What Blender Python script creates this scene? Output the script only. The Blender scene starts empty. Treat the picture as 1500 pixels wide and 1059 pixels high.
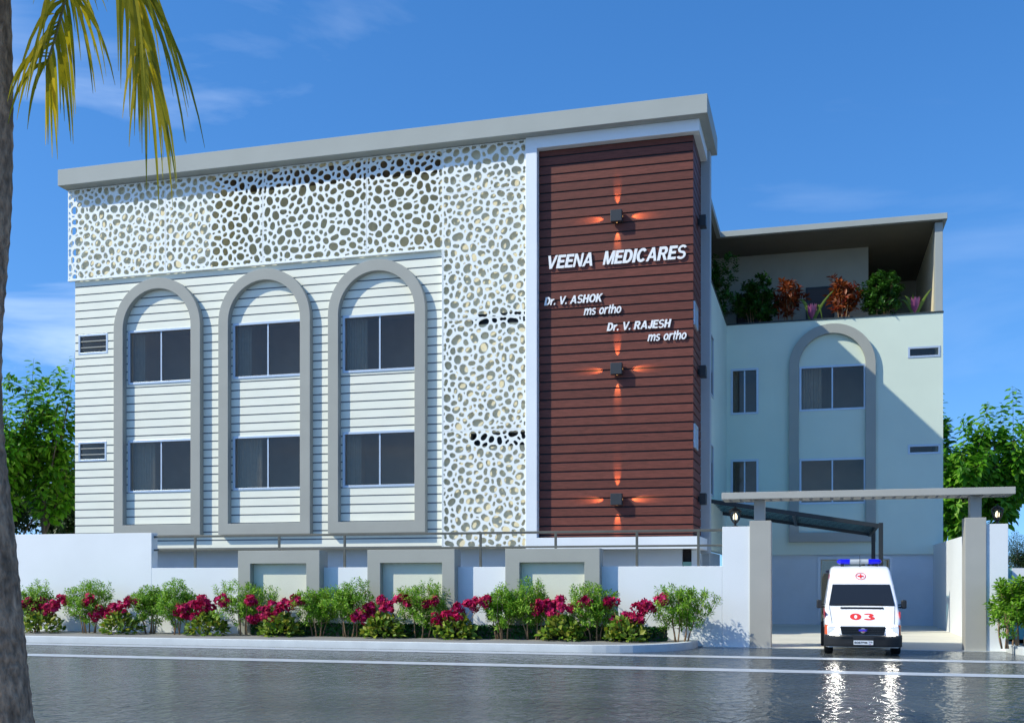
import bpy, math, random
import numpy as np
from mathutils import Vector, Matrix

SC = bpy.context.scene
COL = SC.collection
# ------------------------------------------------------------------ camera geometry (metres, eye at 1.8 m)
H = 1.8; TH = math.radians(15.52); CT = math.cos(TH); ST = math.sin(TH); F = 1602.0; HZ = 849.0
def ray(px, py=HZ):
    a = (px-750)/F
    return (-ST+a*CT, CT+a*ST, (HZ-py)/F)
def X(px, Y):
    r = ray(px); return Y/r[1]*r[0]
def Z(px, py, Y):
    r = ray(px, py); return H+Y/r[1]*r[2]
def Yx(px, XX):
    r = ray(px); return XX/r[0]*r[1]
def PD(px, py, d):
    r = ray(px, py); return Vector((r[0]*d, r[1]*d, H+r[2]*d))
rnd = random.Random(7)

# ------------------------------------------------------------------ materials
MATS = {}
def new_mat(name):
    m = bpy.data.materials.new(name); m.use_nodes = True
    nt = m.node_tree; nt.nodes.clear()
    out = nt.nodes.new('ShaderNodeOutputMaterial')
    return m, nt, out
def M(name, col, rough=.6, var=.06, scale=1.5, bump=.0, bscale=60, spec=.4, metal=0, stretch=(1,1,1), fine=.03):
    """painted / plastered surface: large soft weathering + fine grain, all in object space"""
    m, nt, out = new_mat(name); N = nt.nodes.new; L = nt.links.new
    b = N('ShaderNodeBsdfPrincipled'); L(b.outputs[0], out.inputs[0])
    b.inputs['Roughness'].default_value = rough; b.inputs['Metallic'].default_value = metal
    b.inputs['Specular IOR Level'].default_value = spec
    g = N('ShaderNodeNewGeometry'); mp = N('ShaderNodeMapping'); mp.inputs['Scale'].default_value = stretch
    L(g.outputs['Position'], mp.inputs['Vector'])
    n1 = N('ShaderNodeTexNoise'); n1.inputs['Scale'].default_value = scale; n1.inputs['Detail'].default_value = 6
    n2 = N('ShaderNodeTexNoise'); n2.inputs['Scale'].default_value = bscale; n2.inputs['Detail'].default_value = 3
    L(mp.outputs[0], n1.inputs['Vector']); L(mp.outputs[0], n2.inputs['Vector'])
    mr = N('ShaderNodeMapRange'); mr.inputs[1].default_value = .3; mr.inputs[2].default_value = .7
    mr.inputs[3].default_value = 1-var; mr.inputs[4].default_value = 1+var*.5
    L(n1.outputs[0], mr.inputs[0])
    mf = N('ShaderNodeMapRange'); mf.inputs[1].default_value = .3; mf.inputs[2].default_value = .7
    mf.inputs[3].default_value = 1-fine; mf.inputs[4].default_value = 1+fine
    L(n2.outputs[0], mf.inputs[0])
    mu = N('ShaderNodeMath'); mu.operation = 'MULTIPLY'; L(mr.outputs[0], mu.inputs[0]); L(mf.outputs[0], mu.inputs[1])
    vm = N('ShaderNodeVectorMath'); vm.operation = 'SCALE'; vm.inputs[0].default_value = col[:3]
    L(mu.outputs[0], vm.inputs['Scale']); L(vm.outputs[0], b.inputs['Base Color'])
    if bump:
        bp = N('ShaderNodeBump'); bp.inputs['Strength'].default_value = bump; bp.inputs['Distance'].default_value = .01
        L(n2.outputs[0], bp.inputs['Height']); L(bp.outputs[0], b.inputs['Normal'])
    MATS[name] = m; return m
def leafmat(name, cols, trans=.35, rough=.45):
    """leaf: colour differs leaf by leaf, light passes through"""
    m, nt, out = new_mat(name); N = nt.nodes.new; L = nt.links.new
    g = N('ShaderNodeNewGeometry'); cr = N('ShaderNodeValToRGB'); L(g.outputs['Random Per Island'], cr.inputs[0])
    el = cr.color_ramp.elements
    while len(el) < len(cols): el.new(.5)
    for i, c in enumerate(cols):
        el[i].position = i/(len(cols)-1); el[i].color = (*c, 1)
    b = N('ShaderNodeBsdfPrincipled'); b.inputs['Roughness'].default_value = rough; b.inputs['Specular IOR Level'].default_value = .35
    t = N('ShaderNodeBsdfTranslucent'); mx = N('ShaderNodeMixShader'); mx.inputs[0].default_value = trans
    L(cr.outputs[0], b.inputs['Base Color']); L(cr.outputs[0], t.inputs[0])
    L(b.outputs[0], mx.inputs[1]); L(t.outputs[0], mx.inputs[2]); L(mx.outputs[0], out.inputs[0])
    MATS[name] = m; return m
def emit(name, col, s):
    m, nt, out = new_mat(name); e = nt.nodes.new('ShaderNodeEmission'); e.inputs[0].default_value = (*col, 1); e.inputs[1].default_value = s
    nt.links.new(e.outputs[0], out.inputs[0]); MATS[name] = m; return m
def glassmat(name, tint, refl=(.6, .62, .64), f0=.12, rough=.015, f1=.9):
    m, nt, out = new_mat(name); N = nt.nodes.new; L = nt.links.new
    t = N('ShaderNodeBsdfTransparent'); t.inputs[0].default_value = (*tint, 1)
    g = N('ShaderNodeBsdfGlossy'); g.inputs['Roughness'].default_value = rough; g.inputs[0].default_value = (*refl, 1)
    lw = N('ShaderNodeLayerWeight'); lw.inputs[0].default_value = .25
    mr = N('ShaderNodeMapRange'); mr.inputs[3].default_value = f0; mr.inputs[4].default_value = f1
    L(lw.outputs['Fresnel'], mr.inputs[0])
    mx = N('ShaderNodeMixShader'); L(mr.outputs[0], mx.inputs[0]); L(t.outputs[0], mx.inputs[1]); L(g.outputs[0], mx.inputs[2])
    n = N('ShaderNodeTexNoise'); n.inputs['Scale'].default_value = .7; bp = N('ShaderNodeBump'); bp.inputs['Strength'].default_value = .02
    ge = N('ShaderNodeNewGeometry'); L(ge.outputs['Position'], n.inputs['Vector']); L(n.outputs[0], bp.inputs['Height']); L(bp.outputs[0], g.inputs['Normal'])
    L(mx.outputs[0], out.inputs[0]); MATS[name] = m; return m

M('fascia_grey', (.365,.385,.36), .7, .05, .8, .1, 90)
M('frame_grey', (.355,.36,.325), .7, .05, 1.2, .1, 90)
M('siding_cream', (.83,.83,.71), .5, .05, .9, .08, 50, stretch=(1,1,4))
M('siding_gap', (.13,.16,.185), .8)
M('board_gap', (.02,.022,.026), .8)
M('recess_wall', (.90,.81,.54), .8, .06)
M('soffit_shade', (.15,.14,.11), .8, .08)  # shade under the terrace roof, put into the colour
M('wall_cream', (.80,.73,.54), .75, .06)
M('screen_white', (.86,.89,.86), .4, .03, .6)
M('beam_white', (.77,.81,.84), .5, .04, .7)
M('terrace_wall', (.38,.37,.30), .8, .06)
M('wing_teal', (.66,.74,.63), .7, .045, .6, .1, 70)
M('column_blue', (.42,.47,.50), .7, .05)
M('ground_floor_blue', (.60,.67,.73), .7, .05)
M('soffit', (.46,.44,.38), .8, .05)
M('dark_cap', (.035,.045,.045), .5)
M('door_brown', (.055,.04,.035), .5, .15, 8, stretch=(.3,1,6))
M('fence_white', (.76,.79,.81), .65, .05, .5, .12, 60)
M('niche_cream', (.72,.72,.60), .7, .04)
M('gate_grey', (.39,.385,.35), .7, .05, 1.5, .1, 90)
M('rail_metal', (.12,.12,.10), .45, .12, 5, metal=.2)
M('alu_frame', (.50,.57,.65), .35, .05, metal=.3)
M('room', (.70,.63,.52), .9, .1)
M('curtain', (.60,.55,.45), .9, .1, 6)
M('kerb_white', (.62,.65,.65), .6, .08, 2.5, .25, 45, fine=.05)
M('paving', (.27,.265,.25), .8, .12, 2, .3, 60, fine=.08)
M('soil', (.20,.15,.10), .95, .3, 6, .5, 40)
M('concrete', (.68,.65,.55), .75, .10, .7, .2, 40, fine=.05)
M('ground_mat', (.20,.19,.15), .95, .25, .3)
M('black_metal', (.012,.012,.013), .35, .1)
M('lamp_body', (.035,.038,.042), .45, .1)
M('letter_white', (.86,.86,.86), .4, .02)
M('bark', (.16,.115,.08), .9, .35, 14, .6, 50, stretch=(1,1,.35))
M('palm_bark', (.36,.235,.15), .95, .5, 10, 1.0, 22, stretch=(1,1,.45), fine=.45)
for n_ in MATS['palm_bark'].node_tree.nodes:
    if n_.type == 'BUMP': n_.inputs['Distance'].default_value = .05
M('palm_rib', (.20,.17,.04), .5, .1)
M('twig', (.32,.20,.11), .8, .2, 14)
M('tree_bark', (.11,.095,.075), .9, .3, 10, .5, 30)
M('teal_wall', (.25,.50,.46), .7, .06)
M('awning_beam', (.02,.024,.026), .4, .1)
M('amb_white', (.86,.87,.88), .22, .015, .8, spec=.6)
M('amb_red', (.78,.045,.04), .3, .04)
M('amb_orange', (.75,.10,.01), .3, .04)
M('amb_black', (.022,.023,.025), .45, .15, 6)
M('amb_grille', (.004,.004,.004), .4)
M('grille_bar', (.03,.03,.032), .3)
M('tyre', (.012,.012,.012), .8, .2, 20)
M('rim', (.25,.25,.26), .35, metal=.8)
M('amb_blue', (.01,.01,.75), .25, .03)
M('amb_lightgrey', (.45,.48,.50), .3, .05)
M('plate_white', (.72,.76,.80), .45, .03)
M('ink', (.02,.02,.025), .5)
M('logo_blue', (.07,.05,.60), .4)
M('logo_grey', (.30,.31,.30), .4)
M('screen_glass', (.018,.021,.025), .08, .1, 1, spec=.6)
M('magenta_dummy', (.5,.02,.1), .5)
glassmat('window_glass', (.82,.80,.77), (.50,.48,.46), f0=.055, f1=.4)
glassmat('door_glass', (.75,.70,.58), f0=.12)
glassmat('lantern_glass', (.8,.82,.82), f0=.05)
glassmat('awning_sheet', (.25,.55,.60), f0=.06, rough=.1, f1=.4)
emit('headlight_lens', (1,.95,.84), 42.0)
emit('bulb', (1,.84,.6), 2.2)
emit('lamp_slit', (1,.5,.18), 1.2)
leafmat('shrub_leaf', [(.06,.17,.008),(.14,.33,.015),(.24,.48,.03),(.44,.64,.09)], .42)
leafmat('tree_leaf', [(.035,.13,.007),(.08,.27,.010),(.15,.40,.018),(.31,.58,.06)], .48)
leafmat('dark_tree_leaf', [(.012,.035,.008),(.02,.055,.01),(.04,.08,.018)], .25)
leafmat('hedge_leaf', [(.01,.06,.008),(.015,.10,.012),(.03,.16,.02)], .25)
leafmat('hosta_leaf', [(.05,.10,.010),(.10,.20,.014),(.18,.32,.02),(.27,.25,.02),(.45,.60,.10)], .35)
leafmat('flower_petal', [(.20,.002,.02),(.42,.004,.055),(.58,.008,.10),(.76,.03,.22)], .3, .7)
leafmat('terrace_leaf', [(.015,.055,.006),(.03,.11,.01),(.07,.20,.02)], .35)
leafmat('croton_leaf', [(.07,.015,.005),(.17,.035,.008),(.30,.08,.012),(.36,.045,.025)], .3)
leafmat('strap_leaf', [(.10,.18,.02),(.20,.30,.04)], .35)
leafmat('pink_petal', [(.40,.10,.24),(.50,.18,.34)], .3)
leafmat('palm_leaf', [(.17,.18,.008),(.34,.31,.012),(.54,.43,.016),(.82,.58,.04)], .55, .45)
leafmat('palm_leaf_green', [(.08,.15,.07),(.13,.22,.10),(.22,.28,.07)], .5, .45)

def red_board():
    m, nt, out = new_mat('red_board'); N = nt.nodes.new; L = nt.links.new
    b = N('ShaderNodeBsdfPrincipled'); b.inputs['Roughness'].default_value = .6; b.inputs['Specular IOR Level'].default_value = .3
    L(b.outputs[0], out.inputs[0])
    g = N('ShaderNodeNewGeometry'); mp = N('ShaderNodeMapping'); mp.inputs['Scale'].default_value = (1.5, 1.5, 22)
    L(g.outputs['Position'], mp.inputs[0])
    n = N('ShaderNodeTexNoise'); n.inputs['Scale'].default_value = 2.2; n.inputs['Detail'].default_value = 8; n.inputs['Roughness'].default_value = .65
    L(mp.outputs[0], n.inputs[0])
    cr = N('ShaderNodeValToRGB'); e = cr.color_ramp.elements
    e[0].position = .3; e[0].color = (.095,.030,.020,1); e[1].position = .72; e[1].color = (.20,.058,.042,1)
    L(n.outputs[0], cr.inputs[0])
    cr2 = N('ShaderNodeMapRange'); cr2.inputs[3].default_value = .82; cr2.inputs[4].default_value = 1.12; L(g.outputs['Random Per Island'], cr2.inputs[0])
    vm = N('ShaderNodeVectorMath'); vm.operation = 'SCALE'; L(cr.outputs[0], vm.inputs[0]); L(cr2.outputs[0], vm.inputs['Scale'])
    L(vm.outputs[0], b.inputs['Base Color'])
    bp = N('ShaderNodeBump'); bp.inputs['Strength'].default_value = .25; bp.inputs['Distance'].default_value = .01
    L(n.outputs[0], bp.inputs['Height']); L(bp.outputs[0], b.inputs['Normal'])
    MATS['red_board'] = m
red_board()
def road_mat():
    m, nt, out = new_mat('asphalt'); N = nt.nodes.new; L = nt.links.new
    b = N('ShaderNodeBsdfPrincipled'); L(b.outputs[0], out.inputs[0])
    g = N('ShaderNodeNewGeometry')
    n = N('ShaderNodeTexNoise'); n.inputs['Scale'].default_value = .35; n.inputs['Detail'].default_value = 7
    mp = N('ShaderNodeMapping'); mp.inputs['Scale'].default_value = (.25, 1.6, 1); L(g.outputs['Position'], mp.inputs[0]); L(mp.outputs[0], n.inputs[0])
    cr = N('ShaderNodeValToRGB'); e = cr.color_ramp.elements
    e[0].position = .32; e[0].color = (.055,.065,.070,1); e[1].position = .68; e[1].color = (.088,.102,.108,1)
    L(n.outputs[0], cr.inputs[0])
    sp = N('ShaderNodeTexNoise'); sp.inputs['Scale'].default_value = 55; sp.inputs['Detail'].default_value = 4; L(g.outputs['Position'], sp.inputs[0])
    ms = N('ShaderNodeMapRange'); ms.inputs[1].default_value = .3; ms.inputs[2].default_value = .7; ms.inputs[3].default_value = .75; ms.inputs[4].default_value = 1.25
    L(sp.outputs[0], ms.inputs[0])
    vm = N('ShaderNodeVectorMath'); vm.operation = 'SCALE'; L(cr.outputs[0], vm.inputs[0]); L(ms.outputs[0], vm.inputs['Scale'])
    L(vm.outputs[0], b.inputs['Base Color'])
    b.inputs['Roughness'].default_value = .10; b.inputs['IOR'].default_value = 1.085
    mp2 = N('ShaderNodeMapping'); mp2.inputs['Scale'].default_value = (5.2, 3.2, 1); mp2.inputs['Rotation'].default_value = (0,0,.12); L(g.outputs['Position'], mp2.inputs[0])
    w = N('ShaderNodeTexNoise'); w.inputs['Scale'].default_value = 1.0; w.inputs['Detail'].default_value = 2.5; w.inputs['Distortion'].default_value = .6; L(mp2.outputs[0], w.inputs[0])
    bp = N('ShaderNodeBump'); bp.inputs['Strength'].default_value = 1; bp.inputs['Distance'].default_value = .034
    L(w.outputs[0], bp.inputs['Height'])
    bp2 = N('ShaderNodeBump'); bp2.inputs['Strength'].default_value = .25; bp2.inputs['Distance'].default_value = .004
    L(sp.outputs[0], bp2.inputs['Height']); L(bp.outputs[0], bp2.inputs['Normal'])
    L(bp2.outputs[0], b.inputs['Normal'])
    MATS['asphalt'] = m
road_mat()
M('road_paint', (.50,.54,.58), .45, .12, 3, .2, 50, fine=.08)

# ------------------------------------------------------------------ mesh builder
class MB:
    def __init__(s): s.v = []; s.f = []
    def add(s, vs, fs):
        o = len(s.v); s.v += [tuple(p) for p in vs]; s.f += [tuple(i+o for i in q) for q in fs]; return s
    def box(s, x0, x1, y0, y1, z0, z1):
        return s.add([(x0,y0,z0),(x1,y0,z0),(x1,y1,z0),(x0,y1,z0),(x0,y0,z1),(x1,y0,z1),(x1,y1,z1),(x0,y1,z1)],
                     [(0,3,2,1),(4,5,6,7),(0,1,5,4),(1,2,6,5),(2,3,7,6),(3,0,4,7)])
    def prism_y(s, poly, y0, y1):      # poly in (x,z)
        n = len(poly); vs = [(x,y0,z) for x,z in poly]+[(x,y1,z) for x,z in poly]
        fs = [tuple(range(n)), tuple(range(2*n-1, n-1, -1))]+[(i, i+n, (i+1)%n+n, (i+1)%n) for i in range(n)]
        return s.add(vs, fs)
    def prism_z(s, poly, z0, z1):
        n = len(poly); vs = [(x,y,z0) for x,y in poly]+[(x,y,z1) for x,y in poly]
        fs = [tuple(range(n-1,-1,-1)), tuple(range(n, 2*n))]+[(i, (i+1)%n, (i+1)%n+n, i+n) for i in range(n)]
        return s.add(vs, fs)
    def tube(s, pts, rad, n=8, cap=True):
        pts = [Vector(p) for p in pts]; o = len(s.v); k = len(pts)
        if not hasattr(rad, '__len__'): rad = [rad]*k
        ref = None
        for i, p in enumerate(pts):
            t = (pts[min(i+1,k-1)]-pts[max(i-1,0)]).normalized()
            if ref is None: ref = Vector((1,0,0)) if abs(t.x) < .8 else Vector((0,1,0))
            a = (ref-t*ref.dot(t)).normalized(); b = t.cross(a); ref = a
            for j in range(n):
                q = 2*math.pi*j/n; w = p+(a*math.cos(q)+b*math.sin(q))*rad[i]; s.v.append(tuple(w))
        for i in range(k-1):
            for j in range(n):
                s.f.append((o+i*n+j, o+i*n+(j+1)%n, o+(i+1)*n+(j+1)%n, o+(i+1)*n+j))
        if cap:
            s.f.append(tuple(o+j for j in range(n-1,-1,-1))); s.f.append(tuple(o+(k-1)*n+j for j in range(n)))
        return s
    def lathe(s, cx, cy, prof, n=16):    # prof (r,z)
        o = len(s.v)
        for r, z in prof:
            for j in range(n):
                q = 2*math.pi*j/n; s.v.append((cx+r*math.cos(q), cy+r*math.sin(q), z))
        for i in range(len(prof)-1):
            for j in range(n):
                s.f.append((o+i*n+j, o+i*n+(j+1)%n, o+(i+1)*n+(j+1)%n, o+(i+1)*n+j))
        s.f.append(tuple(o+j for j in range(n-1,-1,-1))); e = o+(len(prof)-1)*n; s.f.append(tuple(e+j for j in range(n)))
        return s
    def grid_wall(s, x0, x1, z0, z1, y0, y1, holes=()):
        """wall slab in the XZ plane with rectangular openings (x0,x1,z0,z1)"""
        hs = [(max(a,x0),min(b,x1),max(c,z0),min(d,z1)) for a,b,c,d in holes]
        hs = [h for h in hs if h[1]-h[0] > 1e-4 and h[3]-h[2] > 1e-4]
        xs = sorted({x0,x1,*[h[0] for h in hs],*[h[1] for h in hs]}); zs = sorted({z0,z1,*[h[2] for h in hs],*[h[3] for h in hs]})
        nx, nz = len(xs)-1, len(zs)-1
        solid = [[not any(h[0]-1e-6 <= (xs[i]+xs[i+1])/2 <= h[1]+1e-6 and h[2]-1e-6 <= (zs[j]+zs[j+1])/2 <= h[3]+1e-6 for h in hs) for j in range(nz)] for i in range(nx)]
        idx = {}
        def vid(i, j, k):
            if (i,j,k) not in idx:
                idx[(i,j,k)] = len(s.v); s.v.append((xs[i], y1 if k else y0, zs[j]))
            return idx[(i,j,k)]
        S = lambda i, j: 0 <= i < nx and 0 <= j < nz and solid[i][j]
        for i in range(nx):
            for j in range(nz):
                if not solid[i][j]: continue
                s.f.append((vid(i,j,0),vid(i+1,j,0),vid(i+1,j+1,0),vid(i,j+1,0)))
                s.f.append((vid(i,j,1),vid(i,j+1,1),vid(i+1,j+1,1),vid(i+1,j,1)))
                if not S(i-1,j): s.f.append((vid(i,j,0),vid(i,j+1,0),vid(i,j+1,1),vid(i,j,1)))
                if not S(i+1,j): s.f.append((vid(i+1,j,0),vid(i+1,j,1),vid(i+1,j+1,1),vid(i+1,j+1,0)))
                if not S(i,j-1): s.f.append((vid(i,j,0),vid(i,j,1),vid(i+1,j,1),vid(i+1,j,0)))
                if not S(i,j+1): s.f.append((vid(i,j+1,0),vid(i+1,j+1,0),vid(i+1,j+1,1),vid(i,j+1,1)))
        return s
    def build(s, name, mat, parent=None, smooth=None, bevel=0):
        me = bpy.data.meshes.new(name); me.from_pydata(s.v, [], s.f); me.update()
        me.materials.append(MATS[mat] if isinstance(mat, str) else mat)
        if smooth is not None:
            me.polygons.foreach_set('use_smooth', [True]*len(me.polygons))
            if smooth < 180: me.set_sharp_from_angle(angle=math.radians(smooth))
        o = bpy.data.objects.new(name, me); COL.objects.link(o)
        if parent is not None:
            o.parent = parent
            q = parent; off = Vector((0,0,0))
            while q is not None: off += q.location; q = q.parent
            o.location = -off       # meshes are written in world metres
        if bevel:
            b = o.modifiers.new('bevel', 'BEVEL'); b.width = bevel; b.segments = 2; b.limit_method = 'ANGLE'; b.angle_limit = .6
        return o
def thing(name, label, cat, loc=(0,0,0), group=None):
    o = bpy.data.objects.new(name, None); COL.objects.link(o); o.location = loc; o.empty_display_size = .3
    return tag(o, label, cat, group)
def tag(o, label=None, cat=None, group=None, kind=None):
    if label: o['label'] = label
    if cat: o['category'] = cat
    if group: o['group'] = group
    if kind: o['kind'] = kind
    return o
def copy_tree(o, parent=None):
    c = o.copy(); COL.objects.link(c)
    if parent is not None: c.parent = parent
    for ch in [k for k in bpy.data.objects if k.parent == o]: copy_tree(ch, c)
    return c
def leaves(mb, P, D, N, ln, wd, fold=.18, droop=.15):
    """append leaf-shaped two-triangle-pair blades; P base, D direction, N upward normal (numpy n x 3)"""
    P = np.asarray(P, float); D = np.asarray(D, float); N = np.asarray(N, float); n = len(P)
    D = D/np.linalg.norm(D, axis=1, keepdims=True)
    S = np.cross(D, N); S /= np.linalg.norm(S, axis=1, keepdims=True)+1e-9; U = np.cross(S, D)
    ln = np.broadcast_to(np.asarray(ln, float), (n,))[:,None]; wd = np.broadcast_to(np.asarray(wd, float), (n,))[:,None]
    a = P; m = P+D*ln*.5-U*wd*fold; l = P+D*ln*.42+S*wd*.5; r = P+D*ln*.42-S*wd*.5
    l2 = P+D*ln*.75+S*wd*.33-U*ln*droop*.3; r2 = P+D*ln*.75-S*wd*.33-U*ln*droop*.3; t = P+D*ln-U*ln*droop
    V = np.stack([a,l,l2,t,r2,r,m], 1).reshape(-1,3); o = len(mb.v); mb.v += V.tolist()
    for i in range(n):
        k = o+7*i; mb.f += [(k,k+1,k+6),(k+1,k+2,k+6),(k+2,k+3,k+6),(k+3,k+4,k+6),(k+4,k+5,k+6),(k+5,k,k+6)]
    return mb
# ------------------------------------------------------------------ key planes
Y_FASC = 35.0; Y_WF = 35.36; Y_SCR = 35.48; Y_SID = 35.62; Y_BACK = 35.665; Y_RED = 35.65
Y_ARCH = 35.38
Y_WING = 45.6
X_RET = X(1065, Y_WING)
Y_COL = Yx(1040, X_RET)
X_L = X(110, Y_SID)
Z_SID0 = Z(640, 803.5, Y_SID)
Z_PAR = Z(1065, 475, Y_WING)
Z_FT = Z(1036.2, 137, Y_FASC); Z_FB = Z(1036.2, 165.2, Y_FASC)
X_FL = X(84.5, Y_FASC); X_FR = X(1036.2, Y_FASC)
Z_SCRB = Z(649, 365.5, Y_SCR)
X_SV0 = X(649, Y_SCR); X_SV1 = X(770, Y_WF)
X_RED0 = X(789.5, Y_RED); X_RED1 = X(1015.5, Y_RED); Z_RED1 = Z(1014, 198.5, Y_RED); Z_RED0 = Z(1014, 784, Y_RED)
ROW = .3015
hosp = thing('medical_building', 'white medical building with perforated screen, arched window bays and a dark red clad tower', 'building', ((X_L+X_RET)/2, 36.5, 0))

# arches and front windows --------------------------------------------------
def arch_band(mb, xc, hw, zb, apex, t, y0, y1, n=28):
    zs = apex-hw
    def outline(r, zb):
        p = [(xc-r, zb)]
        for i in range(n+1):
            a = math.pi-math.pi*i/n; p.append((xc+r*math.cos(a), zs+r*math.sin(a)))
        p.append((xc+r, zb)); return p
    o = outline(hw, zb); i_ = outline(hw-t, zb+t); k = len(o)
    vs = [(x,y0,z) for x,z in o]+[(x,y0,z) for x,z in i_]+[(x,y1,z) for x,z in o]+[(x,y1,z) for x,z in i_]
    fs = []
    for a in range(k):
        b = (a+1) % k
        fs += [(a+k, b+k, b, a), (a, b, b+2*k, a+2*k), (b+k, a+k, a+3*k, b+3*k), (a+2*k, b+2*k, b+3*k, a+3*k)]
    mb.add(vs, fs)
aw = (X(623.2,Y_ARCH)-X(479.8,Y_ARCH)+X(292.7,Y_ARCH)-X(166.5,Y_ARCH))/4
a_t = X(495,Y_ARCH)-X(479.8,Y_ARCH)
a_ap = (Z(556,379.5,Y_ARCH)+Z(232.7,406.3,Y_ARCH))/2; a_zb = (Z(550,781.5,Y_ARCH)+Z(230,783,Y_ARCH))/2
centres = [(X(166.5,Y_ARCH)+X(292.7,Y_ARCH))/2, (X(318.7,Y_ARCH)+X(455,Y_ARCH))/2, (X(479.8,Y_ARCH)+X(623.2,Y_ARCH))/2]
WZ = [(Z(553,543,Y_SID), Z(553,461,Y_SID)), (Z(553,712,Y_SID), Z(553,632.5,Y_SID))]
WZ = WZ[::-1]
holes = []
wins = []
for c in centres:
    for z0, z1 in WZ:
        w = (c-aw+a_t+.10, c+aw-a_t-.02, z0, z1); holes.append(w); wins.append(w)
small = []
for p in ((116,157,519,489),(116,155,675,647)):
    small.append((X(p[0],Y_SID), X(p[1],Y_SID), Z(p[0],p[2],Y_SID), Z(p[1],p[3],Y_SID)))
slots = []
for p in ((692,769.5,473,459),(690,769.5,652,634)):
    slots.append((X(p[0],Y_SID), X(p[1],Y_SID), Z(730,p[2],Y_SID), Z(730,p[3],Y_SID)))
recess = (X(311,Y_BACK), X(645,Y_BACK), Z_SCRB+.12, Z_FB-.02)
MB().grid_wall(X_L, X_RED0-.02, Z_SID0, Z_FB-.004, Y_BACK, Y_BACK+.2, holes+small+slots+[recess]).build('front_wall', 'wall_cream', hosp)
# dark felt seen in the joints of the cladding
MB().grid_wall(X_L+.004, X_SV0-.02, Z_SID0+.004, Z_SCRB+.05, Y_SID+.016, Y_BACK-.003, holes+small).build('joint_backing', 'siding_gap', hosp)
z_anchor = Z(640, 787.5, Y_SID)
sid = MB()
z = z_anchor-ROW
while z < Z_SCRB+.1:
    a, b = max(z+.023, Z_SID0), min(z+ROW-.023, Z_SCRB+.1)
    if b-a > .02:
        sid.grid_wall(X_L, X_SV0+.03, a, b, Y_SID, Y_SID+.0145, [h for h in holes+small if h[2] < b and h[3] > a])
    z += ROW
sid.build('siding', 'siding_cream', hosp)
# left flank and back of the block
MB().box(X_L, X_L+.2, Y_BACK+.202, Y_WING+8, .9, Z_PAR).build('side_wall', 'wall_cream', hosp)
MB().box(X_L, X_L+.2, Y_BACK+.202, Y_COL+.8, Z_PAR+.003, Z_FB-.004).build('side_wall', 'wall_cream', hosp)
for c in centres:
    m = MB(); arch_band(m, c, aw, a_zb, a_ap, a_t, Y_ARCH, Y_SID+.004); m.build('arch_frame', 'frame_grey', hosp, bevel=.012)

def window(x0, x1, z0, z1, y, parent, n=2, room=2.4, curtain=True, t=.055, proud=.03, dep=.1, roommat='room', glass='window_glass', seed=0, e=.5):
    """frame + mullion + pane set in an opening of the wall whose face is y, dim room behind"""
    r = random.Random(seed)
    fr = MB().grid_wall(x0-.03, x1+.03, z0-.03, z1+.03, y-proud, y+dep, [(x0+t, x1-t, z0+t, z1-t)])
    w = fr.build('window', 'alu_frame', parent, bevel=.006)
    yp = y+dep*.55
    MB().box(x0+t-.01, x1-t+.01, yp, yp+.008, z0+t-.01, z1-t+.01).build('pane', glass, w)
    for k in range(1, n):
        xm = x0+(x1-x0)*k/n; MB().box(xm-.028, xm+.028, yp-.035, yp-.002, z0+t+.002, z1-t-.002).build('mullion', 'alu_frame', w)
    if room:
        ya, yb = y+dep+.125, y+dep+.125+room
        rm = MB()
        xa, xb, za, zb = x0-e*.6, x1+e*.6, z0-.55, z1+.45
        rm.add([(xa,ya,za),(xb,ya,za),(xb,yb,za),(xa,yb,za),(xa,ya,zb),(xb,ya,zb),(xb,yb,zb),(xa,yb,zb)],
               [(0,1,2,3),(4,7,6,5),(1,5,6,2),(2,6,7,3),(3,7,4,0)])
        rm.build('room_interior', roommat, w)
        if curtain:
            cv = []; nn = 40; wd = (x1-x0)*(.16+.22*r.random())
            for i in range(nn+1):
                cv.append((x0-.05+wd*i/nn, ya+.16+.045*math.sin(i*1.35)+.01*math.sin(i*.6)))
            vs = [(x,yy,z0-.4) for x,yy in cv]+[(x,yy,z1+.15) for x,yy in cv]
            MB().add(vs, [(i,i+1,i+nn+2,i+nn+1) for i in range(nn)]).build('curtain', 'curtain', w, smooth=180)
    return w
for i, w in enumerate(wins): window(*w, Y_SID, hosp, seed=i)
for i, w in enumerate(small):
    wv = window(*w, Y_SID, hosp, n=1, t=.045, curtain=False, room=1.0, seed=i, proud=.012)
    for q in range(1, 3):
        zq = w[2]+(w[3]-w[2])*q/3; MB().box(w[0]+.046, w[1]-.046, Y_SID+.005, Y_SID+.045, zq-.018, zq+.018).build('louvre', 'frame_grey', wv)
for w in slots:
    MB().grid_wall(w[0]-.01, w[1]+.01, w[2]-.01, w[3]+.01, Y_BACK-.02, Y_BACK+.12, [(w[0]+.04,w[1]-.04,w[2]+.03,w[3]-.03)]).build('ventilation_slot', 'amb_black', hosp)
    MB().box(w[0]-.005, w[1]+.005, Y_BACK+.24, Y_BACK+.26, w[2]-.2, w[3]+.2).build('slot_backing', 'amb_black', hosp)

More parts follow.
